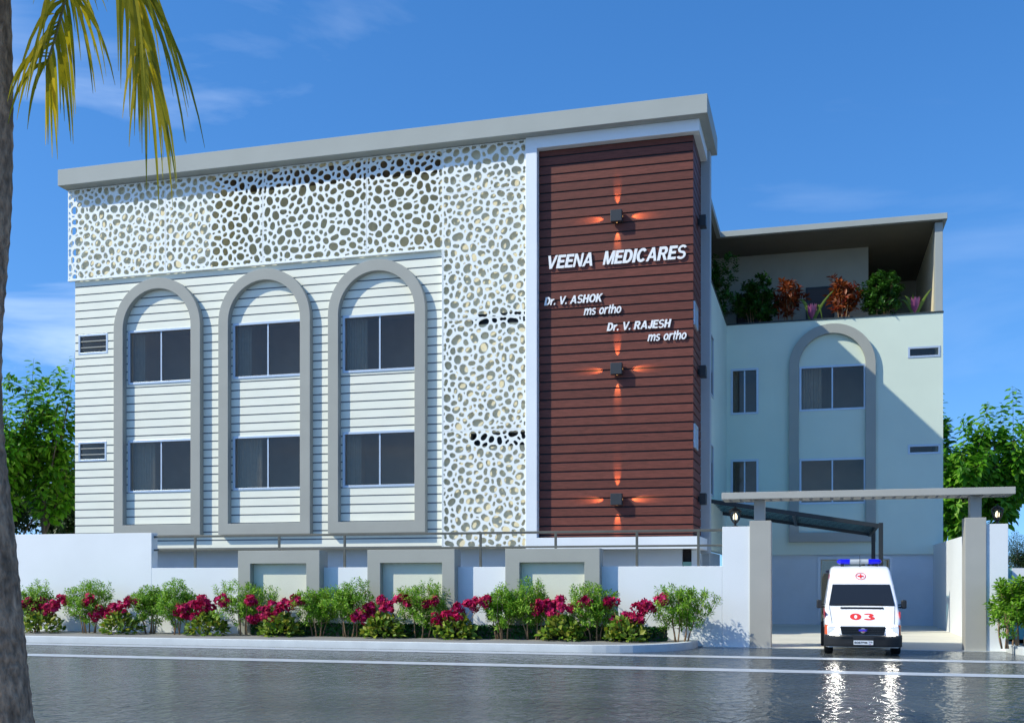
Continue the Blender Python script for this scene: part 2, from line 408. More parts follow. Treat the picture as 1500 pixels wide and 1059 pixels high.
# terrace behind the long screen ---------------------------------------------
x0, x1, z0, z1 = recess; yb = Y_BACK+1.75
zc = z1-.03
MB().box(x0, x1, yb, yb+.15, z0-.3, zc).build('terrace_wall', 'recess_wall', hosp)
rm = MB()
rm.add([(x0-.005,Y_BACK+.203,z0-.3),(x1+.005,Y_BACK+.203,z0-.3),(x1+.005,yb-.002,z0-.3),(x0-.005,yb-.002,z0-.3)], [(0,1,2,3)])
rm.add([(x0-.005,Y_BACK+.203,z0-.3),(x0-.005,yb+.3,z0-.3),(x0-.005,yb+.3,z1),(x0-.005,Y_BACK+.203,z1)], [(0,1,2,3)])
rm.add([(x1+.005,Y_BACK+.203,z0-.3),(x1+.005,yb+.3,z0-.3),(x1+.005,yb+.3,z1),(x1+.005,Y_BACK+.203,z1)], [(3,2,1,0)])
rm.build('terrace_recess', 'recess_wall', hosp)
MB().box(x0-.2, x1+.2, Y_BACK+.205, yb+.2, z1-.025, z1-.003).build('terrace_ceiling_shade', 'door_brown', hosp)  # dark sheet added below the slab to paint the ceiling's deep shade

# perforated screen -----------------------------------------------------------
def perf(mb, x0, x1, z0, z1, y0, y1, seed, rmin=.062, rmax=.20):
    r = random.Random(seed); W = x1-x0; Hh = z1-z0
    pts = []; cell = .22; gridd = {}
    def ok(x, z, rad):
        gi, gj = int(x/cell), int(z/cell)
        for a in range(gi-2, gi+3):
            for b in range(gj-2, gj+3):
                for q in gridd.get((a,b), ()):
                    if (q[0]-x)**2+(q[1]-z)**2 < ((q[2]+rad)*.91)**2: return False
        return True
    for rad, tries in ((.18,.5),(.152,1.6),(.13,3.5),(.108,5),(.09,4),(.074,1.4),(.06,.4)):
        for _ in range(int(tries*W*Hh/(rad*rad*4))):
            rr = rad*(.85+.3*r.random()); x, z = r.uniform(-.02, W+.02), r.uniform(-.02, Hh+.02)
            if ok(x, z, rr):
                pts.append((x,z,rr)); gridd.setdefault((int(x/cell),int(z/cell)), []).append((x,z,rr))
    for (px, pz, pr) in pts:
        poly = [(0,0),(W,0),(W,Hh),(0,Hh)]; tw = .9*math.sin(px*1.7+seed)+.8*math.cos(pz*2.3+seed*.7)
        gi, gj = int(px/cell), int(pz/cell)
        nb = [q for a in range(gi-3,gi+4) for b in range(gj-3,gj+4) for q in gridd.get((a,b),()) if q[0] != px or q[1] != pz]
        for q in nb:
            dx, dz = q[0]-px, q[1]-pz; d2 = dx*dx+dz*dz
            if d2 > .64: continue
            t = .5+(pr*pr-q[2]*q[2])/(2*d2); cx, cz = px+dx*t, pz+dz*t
            new = []; n = len(poly)
            for i in range(n):
                A, B = poly[i], poly[(i+1)%n]
                sa = (A[0]-cx)*dx+(A[1]-cz)*dz; sb = (B[0]-cx)*dx+(B[1]-cz)*dz
                if sa <= 0: new.append(A)
                if (sa < 0 < sb) or (sb < 0 < sa):
                    u = sa/(sa-sb); new.append((A[0]+(B[0]-A[0])*u, A[1]+(B[1]-A[1])*u))
            poly = new
            if len(poly) < 3: break
        if len(poly) < 3: continue
        n = len(poly); ar = 0; gx = gz = 0
        for i in range(n):
            A, B = poly[i], poly[(i+1)%n]; k = A[0]*B[1]-B[0]*A[1]; ar += k; gx += (A[0]+B[0])*k; gz += (A[1]+B[1])*k
        if abs(ar) < 1e-7: continue
        gx /= 3*ar; gz /= 3*ar
        def rho(a):
            ca, sa = math.cos(a), math.sin(a); best = 9
            for i in range(n):
                A, B = poly[i], poly[(i+1)%n]; ex, ez = B[0]-A[0], B[1]-A[1]
                den = ca*ez-sa*ex
                if abs(den) < 1e-12: continue
                t = ((A[0]-gx)*ez-(A[1]-gz)*ex)/den; u = ((A[0]-gx)*sa-(A[1]-gz)*ca)/den
                if t > 1e-9 and -1e-6 <= u <= 1+1e-6: best = min(best, t)
            return best if best < 9 else .0
        NU = 20; us = [2*math.pi*i/NU for i in range(NU)]; rs = [rho(a) for a in us]
        a0 = sum(rs)/NU
        co = [(2/NU*sum(v*math.cos(k*a) for v, a in zip(rs, us)), 2/NU*sum(v*math.sin(k*a) for v, a in zip(rs, us))) for k in (1,2,3)]
        lp = lambda a: a0+co[0][0]*math.cos(a)+co[0][1]*math.sin(a)+1.25*(co[1][0]*math.cos(2*a)+co[1][1]*math.sin(2*a))+.45*(co[2][0]*math.cos(3*a)+co[2][1]*math.sin(3*a))
        mar = .029
        lp0 = lp; el = .20*math.sin(px*5.1+pz*3.7+seed); lp = lambda a: lp0(a)*(1+el*math.cos(2*(a-tw)))
        sc = min((v-mar)/max(lp(a), 1e-6) for v, a in zip(rs, us))
        if a0*sc < .018:
            k = len(poly); vs = [(x0+p[0],y0,z0+p[1]) for p in poly]; mb.add(vs, [tuple(range(k))]); vs = [(x0+p[0],y1,z0+p[1]) for p in poly]; mb.add(vs, [tuple(range(k-1,-1,-1))]); continue
        angs = sorted(us+[math.atan2(p[1]-gz, p[0]-gx) % (2*math.pi) for p in poly])
        vs = []
        for a in angs:
            ro = rho(a); rh = min(lp(a)*sc*1.06, ro-.02); c_, s_ = math.cos(a), math.sin(a)
            for yy in (y0, y1):
                vs.append((x0+gx+ro*c_, yy, z0+gz+ro*s_)); vs.append((x0+gx+rh*c_, yy, z0+gz+rh*s_))
        k = len(angs); fs = []
        for i in range(k):
            A, B = 4*i, 4*((i+1)%k)
            fs += [(A, B, B+1, A+1), (A+2, A+3, B+3, B+2), (A+1, B+1, B+3, A+3)]
        mb.add(vs, fs)
XS0 = X(99.5, Y_SCR)
seams = [XS0, X(242,Y_SCR), X(385,Y_SCR), X(537,Y_SCR), X_SV0+.0]
zt = Z_FB-.012
for i in range(4):
    m = MB(); perf(m, seams[i]+.004, seams[i+1]-.004, Z_SCRB+.05, zt, Y_SCR, Y_SCR+.045, 11+i); m.build('screen_panel', 'screen_white', hosp)
vz = [Z_SID0+.03, Z(700,630,Y_SCR-.03), Z(700,466,Y_SCR-.03), Z(700,280,Y_SCR-.03), zt]
for i in range(4):
    m = MB(); perf(m, X_SV0+.004, X_SV1-.01, vz[i]+.003, vz[i+1]-.003, Y_SCR-.025, Y_SCR+.02, 31+i); m.build('screen_panel', 'screen_white', hosp)
m = MB().box(XS0, X_SV0-.004, Y_SCR-.012, Y_SCR+.1, Z_SCRB, Z_SCRB+.048); m.build('screen_rail', 'screen_white', hosp)
m = MB().box(X_SV0-.035, X_SV0-.001, Y_SCR-.035, Y_BACK-.016, Z_SID0+.01, Z_SCRB-.003); m.build('screen_rail', 'screen_white', hosp)
# flank return of the screen on the left corner
m = MB().grid_wall(X(104,Y_SCR+.05)-.03, X(104,Y_SCR+.05)+.02, Z_SCRB+.05, zt, Y_SCR+.05, Y_SCR+.11); m.build('screen_rail', 'screen_white', hosp)

# roof slab, tower, white surround --------------------------------------------
Y_FB = Yx(1050.8, X_FR)
MB().box(X_FL, X_FR, Y_FASC, Y_FB, Z_FB, Z_FT).build('roof_slab', 'fascia_grey', hosp, bevel=.012)
# white surround: left upright, head, foot
X_W0 = X(770, Y_WF); X_W1 = X(1024.4, Y_WF); Z_W0 = Z(1024.3,785,Y_WF); Z_W00 = Z(1024.3,803,Y_WF); Z_W1 = Z(1024.3,191.5,Y_WF)
Y_W2 = Yx(1036, X_W1)
sur = MB()
sur.prism_y([(X_W0,Z_W00),(X_W1,Z_W00),(X_W1,Z_W0),(X_RED0,Z_W0),(X_RED0,Z_W1),(X_W1,Z_W1),(X_W1,Z_FB-.003),(X_W0,Z_FB-.003)], Y_WF, Y_BACK-.003)
sur.build('tower_surround', 'beam_white', hosp, bevel=.01)
MB().box(X_RED1+.003, X_W1-.001, Y_BACK-.001, Y_W2, Z_W1+.0005, Z_FB-.0045).build('tower_surround', 'beam_white', hosp)
MB().box(X_RED1-.1, X_W1-.001, Y_BACK-.001, Y_W2, Z_W00+.0005, Z_W0-.0005).build('tower_surround', 'beam_white', hosp)
# tower core + red boards
Y_T1 = Y_COL-.004
MB().box(X_RED0+.005, X_RED1-.03, Y_RED+.035, Y_T1, Z_W00+.01, Z_FB-.006).build('tower_core', 'board_gap', hosp)
za = Z(1014, 767.6, Y_RED)
red = MB(); z = za
while z > Z_RED0-ROW: z -= ROW
while z < Z_RED1+ROW:
    a, b = max(z+.026, Z_RED0), min(z+ROW-.026, Z_RED1)
    if b-a > .02:
        red.add([(X_RED0+.001,Y_RED,a),(X_RED1,Y_RED,a),(X_RED1,Y_T1-.002,a),(X_RED1-.028,Y_T1-.002,a),(X_RED1-.028,Y_RED+.033,a),(X_RED0+.001,Y_RED+.033,a),
                 (X_RED0+.001,Y_RED,b),(X_RED1,Y_RED,b),(X_RED1,Y_T1-.002,b),(X_RED1-.028,Y_T1-.002,b),(X_RED1-.028,Y_RED+.033,b),(X_RED0+.001,Y_RED+.033,b)],
                [(5,4,3,2,1,0),(6,7,8,9,10,11),(0,1,7,6),(1,2,8,7),(2,3,9,8),(3,4,10,9),(4,5,11,10),(5,0,6,11)])
    z += ROW
red.build('cladding', 'red_board', hosp)
# flank windows of the tower
for p in ((475,441),(655,620)):
    ya, yb = Yx(1015.9, X_RED1), Yx(1020.8, X_RED1)
    zz0, zz1 = H+(HZ-p[0])/F*(ya/ray(1016)[1]), H+(HZ-p[1])/F*(ya/ray(1016)[1])
    f = MB()
    f.box(X_RED1-.01, X_RED1+.05, ya, ya+.07, zz0, zz1); f.box(X_RED1-.01, X_RED1+.05, yb-.07, yb, zz0, zz1)
    f.box(X_RED1-.01, X_RED1+.05, ya+.071, yb-.071, zz0, zz0+.07); f.box(X_RED1-.01, X_RED1+.05, ya+.071, yb-.071, zz1-.07, zz1)
    w = f.build('window', 'alu_frame', hosp)
    MB().box(X_RED1-.005, X_RED1+.012, ya+.072, yb-.072, zz0+.072, zz1-.072).build('pane', 'alu_frame', w)
# blue grey column and the return wall
MB().box(X(1027.5,Y_COL)-.3, X_RET, Y_COL, Y_COL+.5, Z_W00-.1, Z_FB-.0035).build('column', 'column_blue', hosp, bevel=.01)
MB().box(X_RET-.25, X_RET-.02, Y_COL+.503, Y_WING-.002, Z(1060,812,Y_WING), Z_PAR-.06).build('return_wall', 'wing_teal', hosp)
for p in ((577,486),(725,648)):
    ya, yb = Yx(1041.0, X_RET), Yx(1045.2, X_RET)
    zz0, zz1 = Z(1041, p[0], ya), Z(1041, p[1], ya)
    f = MB(); xx = X_RET-.02
    f.box(xx-.01, xx+.03, ya, ya+.06, zz0, zz1); f.box(xx-.01, xx+.03, yb-.06, yb, zz0, zz1); f.box(xx-.01, xx+.03, ya+.061, yb-.061, zz0, zz0+.06); f.box(xx-.01, xx+.03, ya+.061, yb-.061, zz1-.06, zz1)
    w = f.build('window', 'alu_frame', hosp); MB().box(xx-.005, xx+.006, ya+.062, yb-.062, zz0+.062, zz1-.062).build('pane', 'screen_glass', w)

# ------------------------------------------------------------------ wing
X_WR = X(1381.5, Y_WING); Z_G = Z(1250, 812, Y_WING)
wx = [X(1170,Y_WING), X(1268,Y_WING)]
wingwins = [(wx[0]+.05, wx[1]-.02, Z(1219,600,Y_WING), Z(1219,536,Y_WING)), (wx[0]+.05, wx[1]-.02, Z(1219,737,Y_WING), Z(1219,672,Y_WING))]
wingsm = [(X(1071.5,Y_WING), X(1110,Y_WING), Z(1090,606,Y_WING), Z(1090,541,Y_WING)), (X(1071.5,Y_WING), X(1110,Y_WING), Z(1090,738,Y_WING), Z(1090,674,Y_WING))]
wslot = [(X(1331,Y_WING), X(1376.5,Y_WING), Z(1353,522.5,Y_WING), Z(1353,508.5,Y_WING)), (X(1331,Y_WING), X(1376.5,Y_WING), Z(1353,664,Y_WING), Z(1353,652,Y_WING))]
MB().grid_wall(X_RET-.22, X_WR, Z_G, Z_PAR-.06, Y_WING, Y_WING+.25, wingwins+wingsm+wslot).build('wing_wall', 'wing_teal', hosp)
MB().box(X_WR-.25, X_WR, Y_WING+.253, Y_WING+9, 0, Z_PAR-.06).build('side_wall', 'wing_teal', hosp)
MB().box(X_RET-.24, X_WR+.02, Y_WING-.03, Y_WING+.27, Z_PAR-.058, Z_PAR).build('parapet_cap', 'dark_cap', hosp)
MB().box(X_RET-.27, X_RET+.005, Y_COL+.503, Y_WING-.034, Z_PAR-.058, Z_PAR).build('parapet_cap', 'dark_cap', hosp)
for i, w in enumerate(wingwins): window(*w, Y_WING, hosp, curtain=(i==0), seed=20+i, proud=.02)
for i, w in enumerate(wingsm): window(*w, Y_WING, hosp, curtain=True, seed=30+i, proud=.03)
for i, w in enumerate(wslot): window(*w, Y_WING, hosp, n=1, curtain=False, room=1.2, t=.05, seed=40+i, proud=.02, e=0)
wa = (X(1283,Y_WING-.2)-X(1155.5,Y_WING-.2))/2; wc = (X(1283,Y_WING-.2)+X(1155.5,Y_WING-.2))/2
m = MB(); arch_band(m, wc, wa, Z(1219,793.5,Y_WING-.2), Z(1219,473.5,Y_WING-.2), X(1170,Y_WING-.2)-X(1155.5,Y_WING-.2), Y_WING-.2, Y_WING+.004); m.build('arch_frame', 'frame_grey', hosp, bevel=.012)
# ground floor of the wing
dx0, dx1, dz1 = X(1202,Y_WING+.12), X(1303,Y_WING+.12), Z(1250,819,Y_WING+.12)
MB().grid_wall(X_RET-.2, X_WR-.255, 0, Z_G-.003, Y_WING+.12, Y_WING+.3, [(dx0, dx1, -.1, dz1)]).build('ground_floor_wall', 'ground_floor_blue', hosp)
f = MB(); f.box(dx0-.12, dx0, Y_WING+.08, Y_WING+.2, 0, dz1+.12); f.box(dx1, dx1+.12, Y_WING+.08, Y_WING+.2, 0, dz1+.12); f.box(dx0+.001, dx1-.001, Y_WING+.08, Y_WING+.2, dz1, dz1+.12)
dr = f.build('entrance_door', 'alu_frame', hosp)
for k in range(3):
    xa = dx0+(dx1-dx0)*k/3; xb = dx0+(dx1-dx0)*(k+1)/3
    MB().box(xa+.05, xb-.05, Y_WING+.15, Y_WING+.16, .05, dz1-.05).build('pane', 'door_glass', dr)
    if k: MB().box(xa-.045, xa+.045, Y_WING+.12, Y_WING+.19, .002, dz1-.002).build('mullion', 'alu_frame', dr)
MB().box(dx0+.002, dx1-.002, Y_WING+.175, Y_WING+.185, .012, dz1-.002).build('lit_room_panel', 'wall_cream', dr)  # added cream sheet standing in for a lit room behind the glass
rm = MB(); ya, yb = Y_WING+.31, Y_WING+4
rm.add([(dx0-1,ya,.01),(dx1+1,ya,.01),(dx1+1,yb,.01),(dx0-1,yb,.01),(dx0-1,ya,dz1+.6),(dx1+1,ya,dz1+.6),(dx1+1,yb,dz1+.6),(dx0-1,yb,dz1+.6)], [(0,1,2,3),(4,7,6,5),(1,5,6,2),(2,6,7,3),(3,7,4,0)])
rm.build('room_interior', 'wall_cream', dr)
# terrace on top: floor, back wall, doors, end wall, pillar, roof
ZFL = Z_PAR-.75; YB2 = Y_WING+2.6; Y_WR = Y_WING-.27
Z_R1 = Z(1055.5,339.3,Y_WR); Z_R0 = Z(1388,320.2,Y_WR)
MB().prism_z([(X_L+.25,Y_COL+.9),(X_RET-.26,Y_COL+.9),(X_RET-.26,Y_WING+.26),(X_WR-.26,Y_WING+.26),(X_WR-.26,Y_WING+9),(X_L+.25,Y_WING+9)], ZFL-.2, ZFL).build('terrace_floor', 'concrete', hosp)
xbw = X(1272, YB2)
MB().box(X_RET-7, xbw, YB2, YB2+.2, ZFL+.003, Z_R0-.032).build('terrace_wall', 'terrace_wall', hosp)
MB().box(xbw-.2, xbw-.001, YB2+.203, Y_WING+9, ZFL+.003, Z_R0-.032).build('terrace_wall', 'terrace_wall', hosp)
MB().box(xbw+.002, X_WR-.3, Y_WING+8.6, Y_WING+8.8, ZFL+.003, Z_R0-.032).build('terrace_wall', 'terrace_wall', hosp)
for a, b, t in ((1182.5,1220,424),(1081,1117,434)):
    d = MB().box(X(a,YB2), X(b,YB2), YB2-.04, YB2-.003, ZFL+.003, Z(a,t,YB2)).build('terrace_door', 'door_brown', hosp)
    MB().grid_wall(X(a,YB2)-.06, X(b,YB2)+.06, ZFL+.004, Z(a,t,YB2)+.06, YB2-.06, YB2-.001, [(X(a,YB2)+.02, X(b,YB2)-.02, ZFL-1, Z(a,t,YB2)-.02)]).build('frame', 'amb_black', d)
MB().box(X(1369.5,Y_WING), X_WR-.01, Y_WING+.004, Y_WING+.5, Z_PAR+.003, Z_R0-.032).build('column', 'fascia_grey', hosp, bevel=.01)
MB().box(X_WR-.28, X_WR-.03, Y_WING+.503, Y_WING+9, Z_PAR-.055, Z_R0-.032).build('end_wall', 'wall_cream', hosp)
XR2 = X(1388, Y_WR); XR1 = X(1055.5, Y_WR)
roof = MB(); roof.prism_z([(X_L+.3,Y_FB+.01),(XR1,Y_FB+.01),(XR1,Y_WR),(XR2,Y_WR),(XR2,Y_WING+10),(X_L+.3,Y_WING+10)], Z_R0, Z_R1)
roof.build('roof_slab', 'fascia_grey', hosp, bevel=.01)
MB().prism_z([(X_L+.4,Y_FB+.1),(XR1-.16,Y_FB+.1),(XR1-.16,Y_WR+.16),(XR2-.16,Y_WR+.16),(XR2-.16,Y_WING+9.5),(X_L+.4,Y_WING+9.5)], Z_R0-.03, Z_R0-.0005).build('soffit', 'soffit_shade', hosp)  # liner added under the slab, its dark colour stands in for shade
MB().box(X_RET-.72, X_RET-.252, Y_COL+.92, Y_WING+.6, ZFL+.002, Z_PAR-.12).build('planter_trough', 'wall_cream', hosp)
MB().box(X_RET-.2, X_WR-.3, Y_WING+.28, Y_WING+.7, ZFL+.002, Z_PAR-.12).build('planter_trough', 'wall_cream', hosp)
# back wall of the front block towards the terrace
MB().box(X_L+.21, X_RET-.4, Y_COL+.6, Y_COL+.8, ZFL+.01, Z_FB-.01).build('rear_wall', 'wall_cream', hosp)

# ground floor of the front block (recessed, in shade)
YG = Y_SID+.75
MB().box(X_L+.21, X(999,YG), YG, YG+.25, 0, Z_SID0+.1).build('ground_floor_wall', 'ground_floor_blue', hosp)
MB().box(X(1013,YG), X(1024,YG), YG, YG+.4, 0, Z_W00-.02).build('ground_floor_wall', 'ground_floor_blue', hosp)
MB().box(X(999,YG)-.1, X(1013,YG)+.1, YG+.42, YG+.46, 0, Z_SID0+.1).build('doorway', 'door_brown', hosp)
MB().box(X(999,YG)+.003, X(1013,YG)-.003, YG+.15, YG+.18, 0, Z(1006,822.5,YG)).build('doorway_panel', 'teal_wall', hosp)
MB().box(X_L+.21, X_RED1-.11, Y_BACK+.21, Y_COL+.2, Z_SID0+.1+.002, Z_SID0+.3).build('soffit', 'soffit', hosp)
MB().box(X_RED1-.1, X(1041,Y_COL+.3)-.3, Y_COL+.1, Y_COL+.4, 0, Z_W00-.12).build('ground_floor_wall', 'ground_floor_blue', hosp)
MB().box(X_L+.21, X_L+.45, YG+.3, Y_WING, 0, Z_SID0).build('ground_floor_wall', 'ground_floor_blue', hosp)
MB().box(X_RET-.6, X_RET-.3, Y_COL+3, Y_WING+.1, 0, Z(1060,812,Y_WING)-.003).build('ground_floor_wall', 'ground_floor_blue', hosp)

# ------------------------------------------------------------------ lettering
def text_mesh(txt, x0, x1, z0, z1, y, depth, shear=.22, bold=.028, thick=True):
    """built-in font, sheared and thickened, fitted to a rectangle; returns (verts, faces) in world metres"""
    cu = bpy.data.curves.new('t', 'FONT'); cu.body = txt; cu.shear = shear; cu.offset = bold; cu.extrude = .5; cu.resolution_u = 4
    ob = bpy.data.objects.new('t', cu); COL.objects.link(ob)
    dg = bpy.context.evaluated_depsgraph_get(); dg.update()
    me = bpy.data.meshes.new_from_object(ob.evaluated_get(dg))
    vs = np.array([v.co[:] for v in me.vertices]); fs = [tuple(p.vertices) for p in me.polygons]
    bpy.data.objects.remove(ob); bpy.data.curves.remove(cu); bpy.data.meshes.remove(me)
    mn, mx = vs.min(0), vs.max(0)
    out = np.empty_like(vs)
    out[:,0] = x0+(vs[:,0]-mn[0])/(mx[0]-mn[0])*(x1-x0)
    out[:,2] = z0+(vs[:,1]-mn[1])/(mx[1]-mn[1])*(z1-z0)
    out[:,1] = y-depth*(vs[:,2]-mn[2])/(mx[2]-mn[2])
    return out.tolist(), fs
YL = Y_RED-.02
TW, TH_ = .265, .19        # stem and bar of a bold grotesque, cap height 1
def P_(*p): return ('P', p)
def R_(x0, z0, x1, z1): return ('P', ((x0,z0),(x1,z0),(x1,z1),(x0,z1)))
def A_(cx, cz, rx, rz, a0, a1, tx=TW, tz=TH_): return ('A', cx, cz, rx, rz, a0, a1, tx, tz)
GL = {
 'V': (.94, [P_((0,1),(.235,1),(.585,0),(.36,0)), P_((.705,1),(.94,1),(.58,0),(.37,0))]),
 'E': (.74, [R_(0,0,TW,1), R_(0,0,.74,TH_), R_(0,1-TH_,.72,1), R_(0,.42,.66,.42+TH_)]),
 'N': (.82, [R_(0,0,.2,1), R_(.62,0,.82,1), P_((0,1),(.22,1),(.82,0),(.60,0))]),
 'A': (.98, [P_((0,0),(.235,0),(.60,1),(.37,1)), P_((.745,0),(.98,0),(.61,1),(.38,1)), R_(.2,.22,.78,.22+.155)]),
 'M': (.98, [R_(0,0,.2,1), R_(.78,0,.98,1), P_((0,1),(.27,1),(.585,0),(.40,0)), P_((.71,1),(.98,1),(.58,0),(.395,0))]),
 'D': (.84, [R_(0,0,TW,1), R_(0,0,.40,TH_), R_(0,1-TH_,.40,1), A_(.38,.5,.46,.5,-90,90)]),
 'I': (TW, [R_(0,0,TW,1)]),
 'C': (.88, [A_(.47,.5,.47,.515,42,318)]),
 'R': (.88, [R_(0,0,TW,1), R_(0,1-TH_,.5,1), R_(0,.41,.5,.41+.155), A_(.5,.7,.32,.30,-90,90,TW,.155), P_((.36,.45),(.60,.45),(.88,0),(.62,0))]),
 'S': (.80, [A_(.40,.725,.39,.29,25,270,.205,.155), A_(.40,.285,.40,.30,-155,90,.205,.155)]),
 'H': (.84, [R_(0,0,TW,1), R_(.84-TW,0,.84,1), R_(0,.43,.84,.43+TH_)]),
 'O': (.98, [A_(.49,.5,.49,.515,0,360)]),
 'K': (.90, [R_(0,0,TW,1), P_((.62,1),(.89,1),(.22,.30),(.15,.48)), P_((.28,.55),(.45,.68),(.92,0),(.64,0))]),
 'J': (.62, [R_(.62-TW,.28,.62,1), A_(.31,.30,.31,.315,180,360)]),
 'r': (.50, [R_(0,0,.2,.73), A_(.36,.42,.28,.325,55,170,.2,.165)]),
 'm': (1.1, [R_(0,0,.2,.73), A_(.38,.46,.27,.285,0,180,.19,.16), R_(.46,0,.65,.47), A_(.83,.46,.27,.285,0,180,.19,.16), R_(.91,0,1.1,.47)]),
 's': (.64, [A_(.32,.535,.30,.21,25,270,.185,.135), A_(.32,.205,.32,.22,-155,90,.185,.135)]),
 'o': (.74, [A_(.37,.365,.37,.38,0,360,.2,.16)]),
 't': (.44, [R_(.11,.15,.30,.94), R_(0,.58,.44,.73), A_(.30,.185,.19,.2,180,280,.19,.15)]),
 'h': (.72, [R_(0,0,.2,1), A_(.42,.44,.30,.305,0,180,.2,.16), R_(.52,0,.72,.45)]),
 '.': (.2, [R_(0,0,.2,.2)]),
 '0': (1.0, [A_(.5,.5,.5,.5,0,360,.36,.22)]),
 '3': (1.0, [A_(.46,.735,.46,.265,-90,155,.34,.18), A_(.48,.275,.52,.285,-155,90,.36,.19)]),
}
def glyph_polys(ch):
    w, pr = GL[ch]; out = []
    for p in pr:
        if p[0] == 'P': out.append(list(p[1])); continue
        _, cx, cz, rx, rz, a0, a1, tx, tz = p; n = max(6, int(abs(a1-a0)/9))
        an = [math.radians(a0+(a1-a0)*i/n) for i in range(n+1)]
        for q in range(n):
            c0, s0, c1, s1 = math.cos(an[q]), math.sin(an[q]), math.cos(an[q+1]), math.sin(an[q+1])
            out.append([(cx+rx*c0,cz+rz*s0),(cx+rx*c1,cz+rz*s1),(cx+(rx-tx)*c1,cz+(rz-tz)*s1),(cx+(rx-tx)*c0,cz+(rz-tz)*s0),'arc'])
    return w, out
def letter_mesh(ch, place, y, depth):
    """place maps glyph units to world (x, z); every stroke is a solid, strokes that cross differ by 1.5 mm in depth"""
    m = MB(); k = 0; _, polys = glyph_polys(ch); arc_prev = False
    for p in polys:
        arc = p[-1] == 'arc'; pts = [q for q in p if q != 'arc']
        if not (arc and arc_prev): k += 1
        arc_prev = arc
        ar = sum(pts[i][0]*pts[(i+1)%len(pts)][1]-pts[(i+1)%len(pts)][0]*pts[i][1] for i in range(len(pts)))
        if ar < 0: pts = pts[::-1]
        m.prism_y([place(u, v) for u, v in pts], y-depth-.0015*k, y)
    return m
def lettering(parent, txt, pl, pr, yb_l, cap, shear=.21, gap=.06):
    yy = YL-.05; xl, xr = X(pl,yy), X(pr,yy); z0 = Z(pl,yb_l,yy); hz_ = Z(pl,yb_l-cap,yy)-z0
    total = 0; pos = []
    for ch in txt:
        if ch == ' ': total += .46; continue
        pos.append((ch, total)); total += GL[ch][0]+gap
    total -= gap; sx = (xr-xl-shear*hz_)/total
    for ch, p in pos:
        letter_mesh(ch, lambda u, v: (xl+(p+u)*sx+v*hz_*shear, z0+v*hz_), YL, .045).build('letter', 'letter_white', parent)
def sign(label, rows):
    t = thing('wall_sign', label, 'sign', (X(rows[0][1],YL), YL, Z(rows[0][1],rows[0][3],YL)), 'raised white signs on the red tower')
    for row in rows: lettering(t, *row)
sign('large white raised lettering reading VEENA MEDICARES on red boards', [('VEENA  MEDICARES', 799.3, 1007.3, 394.6, 19.3)])
sign('white raised lettering reading Dr. V. ASHOK ms ortho', [('Dr. V. ASHOK', 797, 883.3, 447.6, 11.8), ('ms ortho', 854.8, 911.7, 461.8, 13.2)])
sign('white raised lettering reading Dr. V. RAJESH ms ortho', [('Dr. V. RAJESH', 888.7, 983.5, 485.0, 11.8), ('ms ortho', 948.3, 1007.3, 499.8, 13.2)])

# ------------------------------------------------------------------ up-down-side wall lamps
def wall_lamp(x, y, z, label, front=True, lit=True):
    t = thing('wall_lamp', label, 'wall lamp', (x, y, z), 'black cube lamps on the red tower')
    s = .19
    if front:
        MB().box(x-s, x+s, y-.28, y-.06, z-s, z+s).build('housing', 'lamp_body', t, bevel=.015)
        MB().box(x-.09, x+.09, y-.059, y-.002, z-.09, z+.09).build('mounting_plate', 'lamp_body', t)
        sl = MB(); q = s+.002
        sl.box(x-.02, x+.02, y-.13, y-.09, z+s+.001, z+q); sl.box(x-.02, x+.02, y-.13, y-.09, z-q, z-s-.001)
        sl.box(x+s+.001, x+q, y-.13, y-.09, z-.02, z+.02); sl.box(x-q, x-s-.001, y-.13, y-.09, z-.02, z+.02)
        sl.build('light_slit', 'lamp_slit', t)
        if lit:
            for dx, dz in ((0,1),(0,-1),(1,0),(-1,0)):
                l = bpy.data.lights.new('beam', 'SPOT'); l.energy = LAMP_W; l.color = (1,.43,.15); l.spot_size = math.radians(26); l.spot_blend = .8; l.shadow_soft_size = .02
                o = bpy.data.objects.new('beam', l); COL.objects.link(o); o.parent = t
                o.location = (dx*(s+.02), -.15, dz*(s+.02))
                o.rotation_euler = Vector((dx, .30, dz)).to_track_quat('-Z','Y').to_euler()
    else:
        MB().box(x+.06, x+.28, y-s, y+s, z-s, z+s).build('housing', 'lamp_body', t, bevel=.015)
        MB().box(x+.002, x+.059, y-.09, y+.09, z-.09, z+.09).build('mounting_plate', 'lamp_body', t)
LAMP_W = 170
for py, lb in ((316.5,'lit black cube lamp above the large VEENA MEDICARES lettering'), (540,'lit black cube lamp below the two doctor names'), (731,'lit black cube lamp at the foot of the red tower front')):
    wall_lamp(X(903,Y_RED-.2), Y_RED, Z(903,py,Y_RED-.2), lb)
for py, lb in ((326,'unlit black cube lamp on the narrow tower flank, topmost one'), (545,'unlit black cube lamp on the narrow tower flank, between the two flank windows'), (731,'unlit black cube lamp on the narrow tower flank, lowest one')):
    yy = Yx(1022.5, X_RED1); wall_lamp(X_RED1, yy, Z(1022.5, py, yy), lb, front=False)
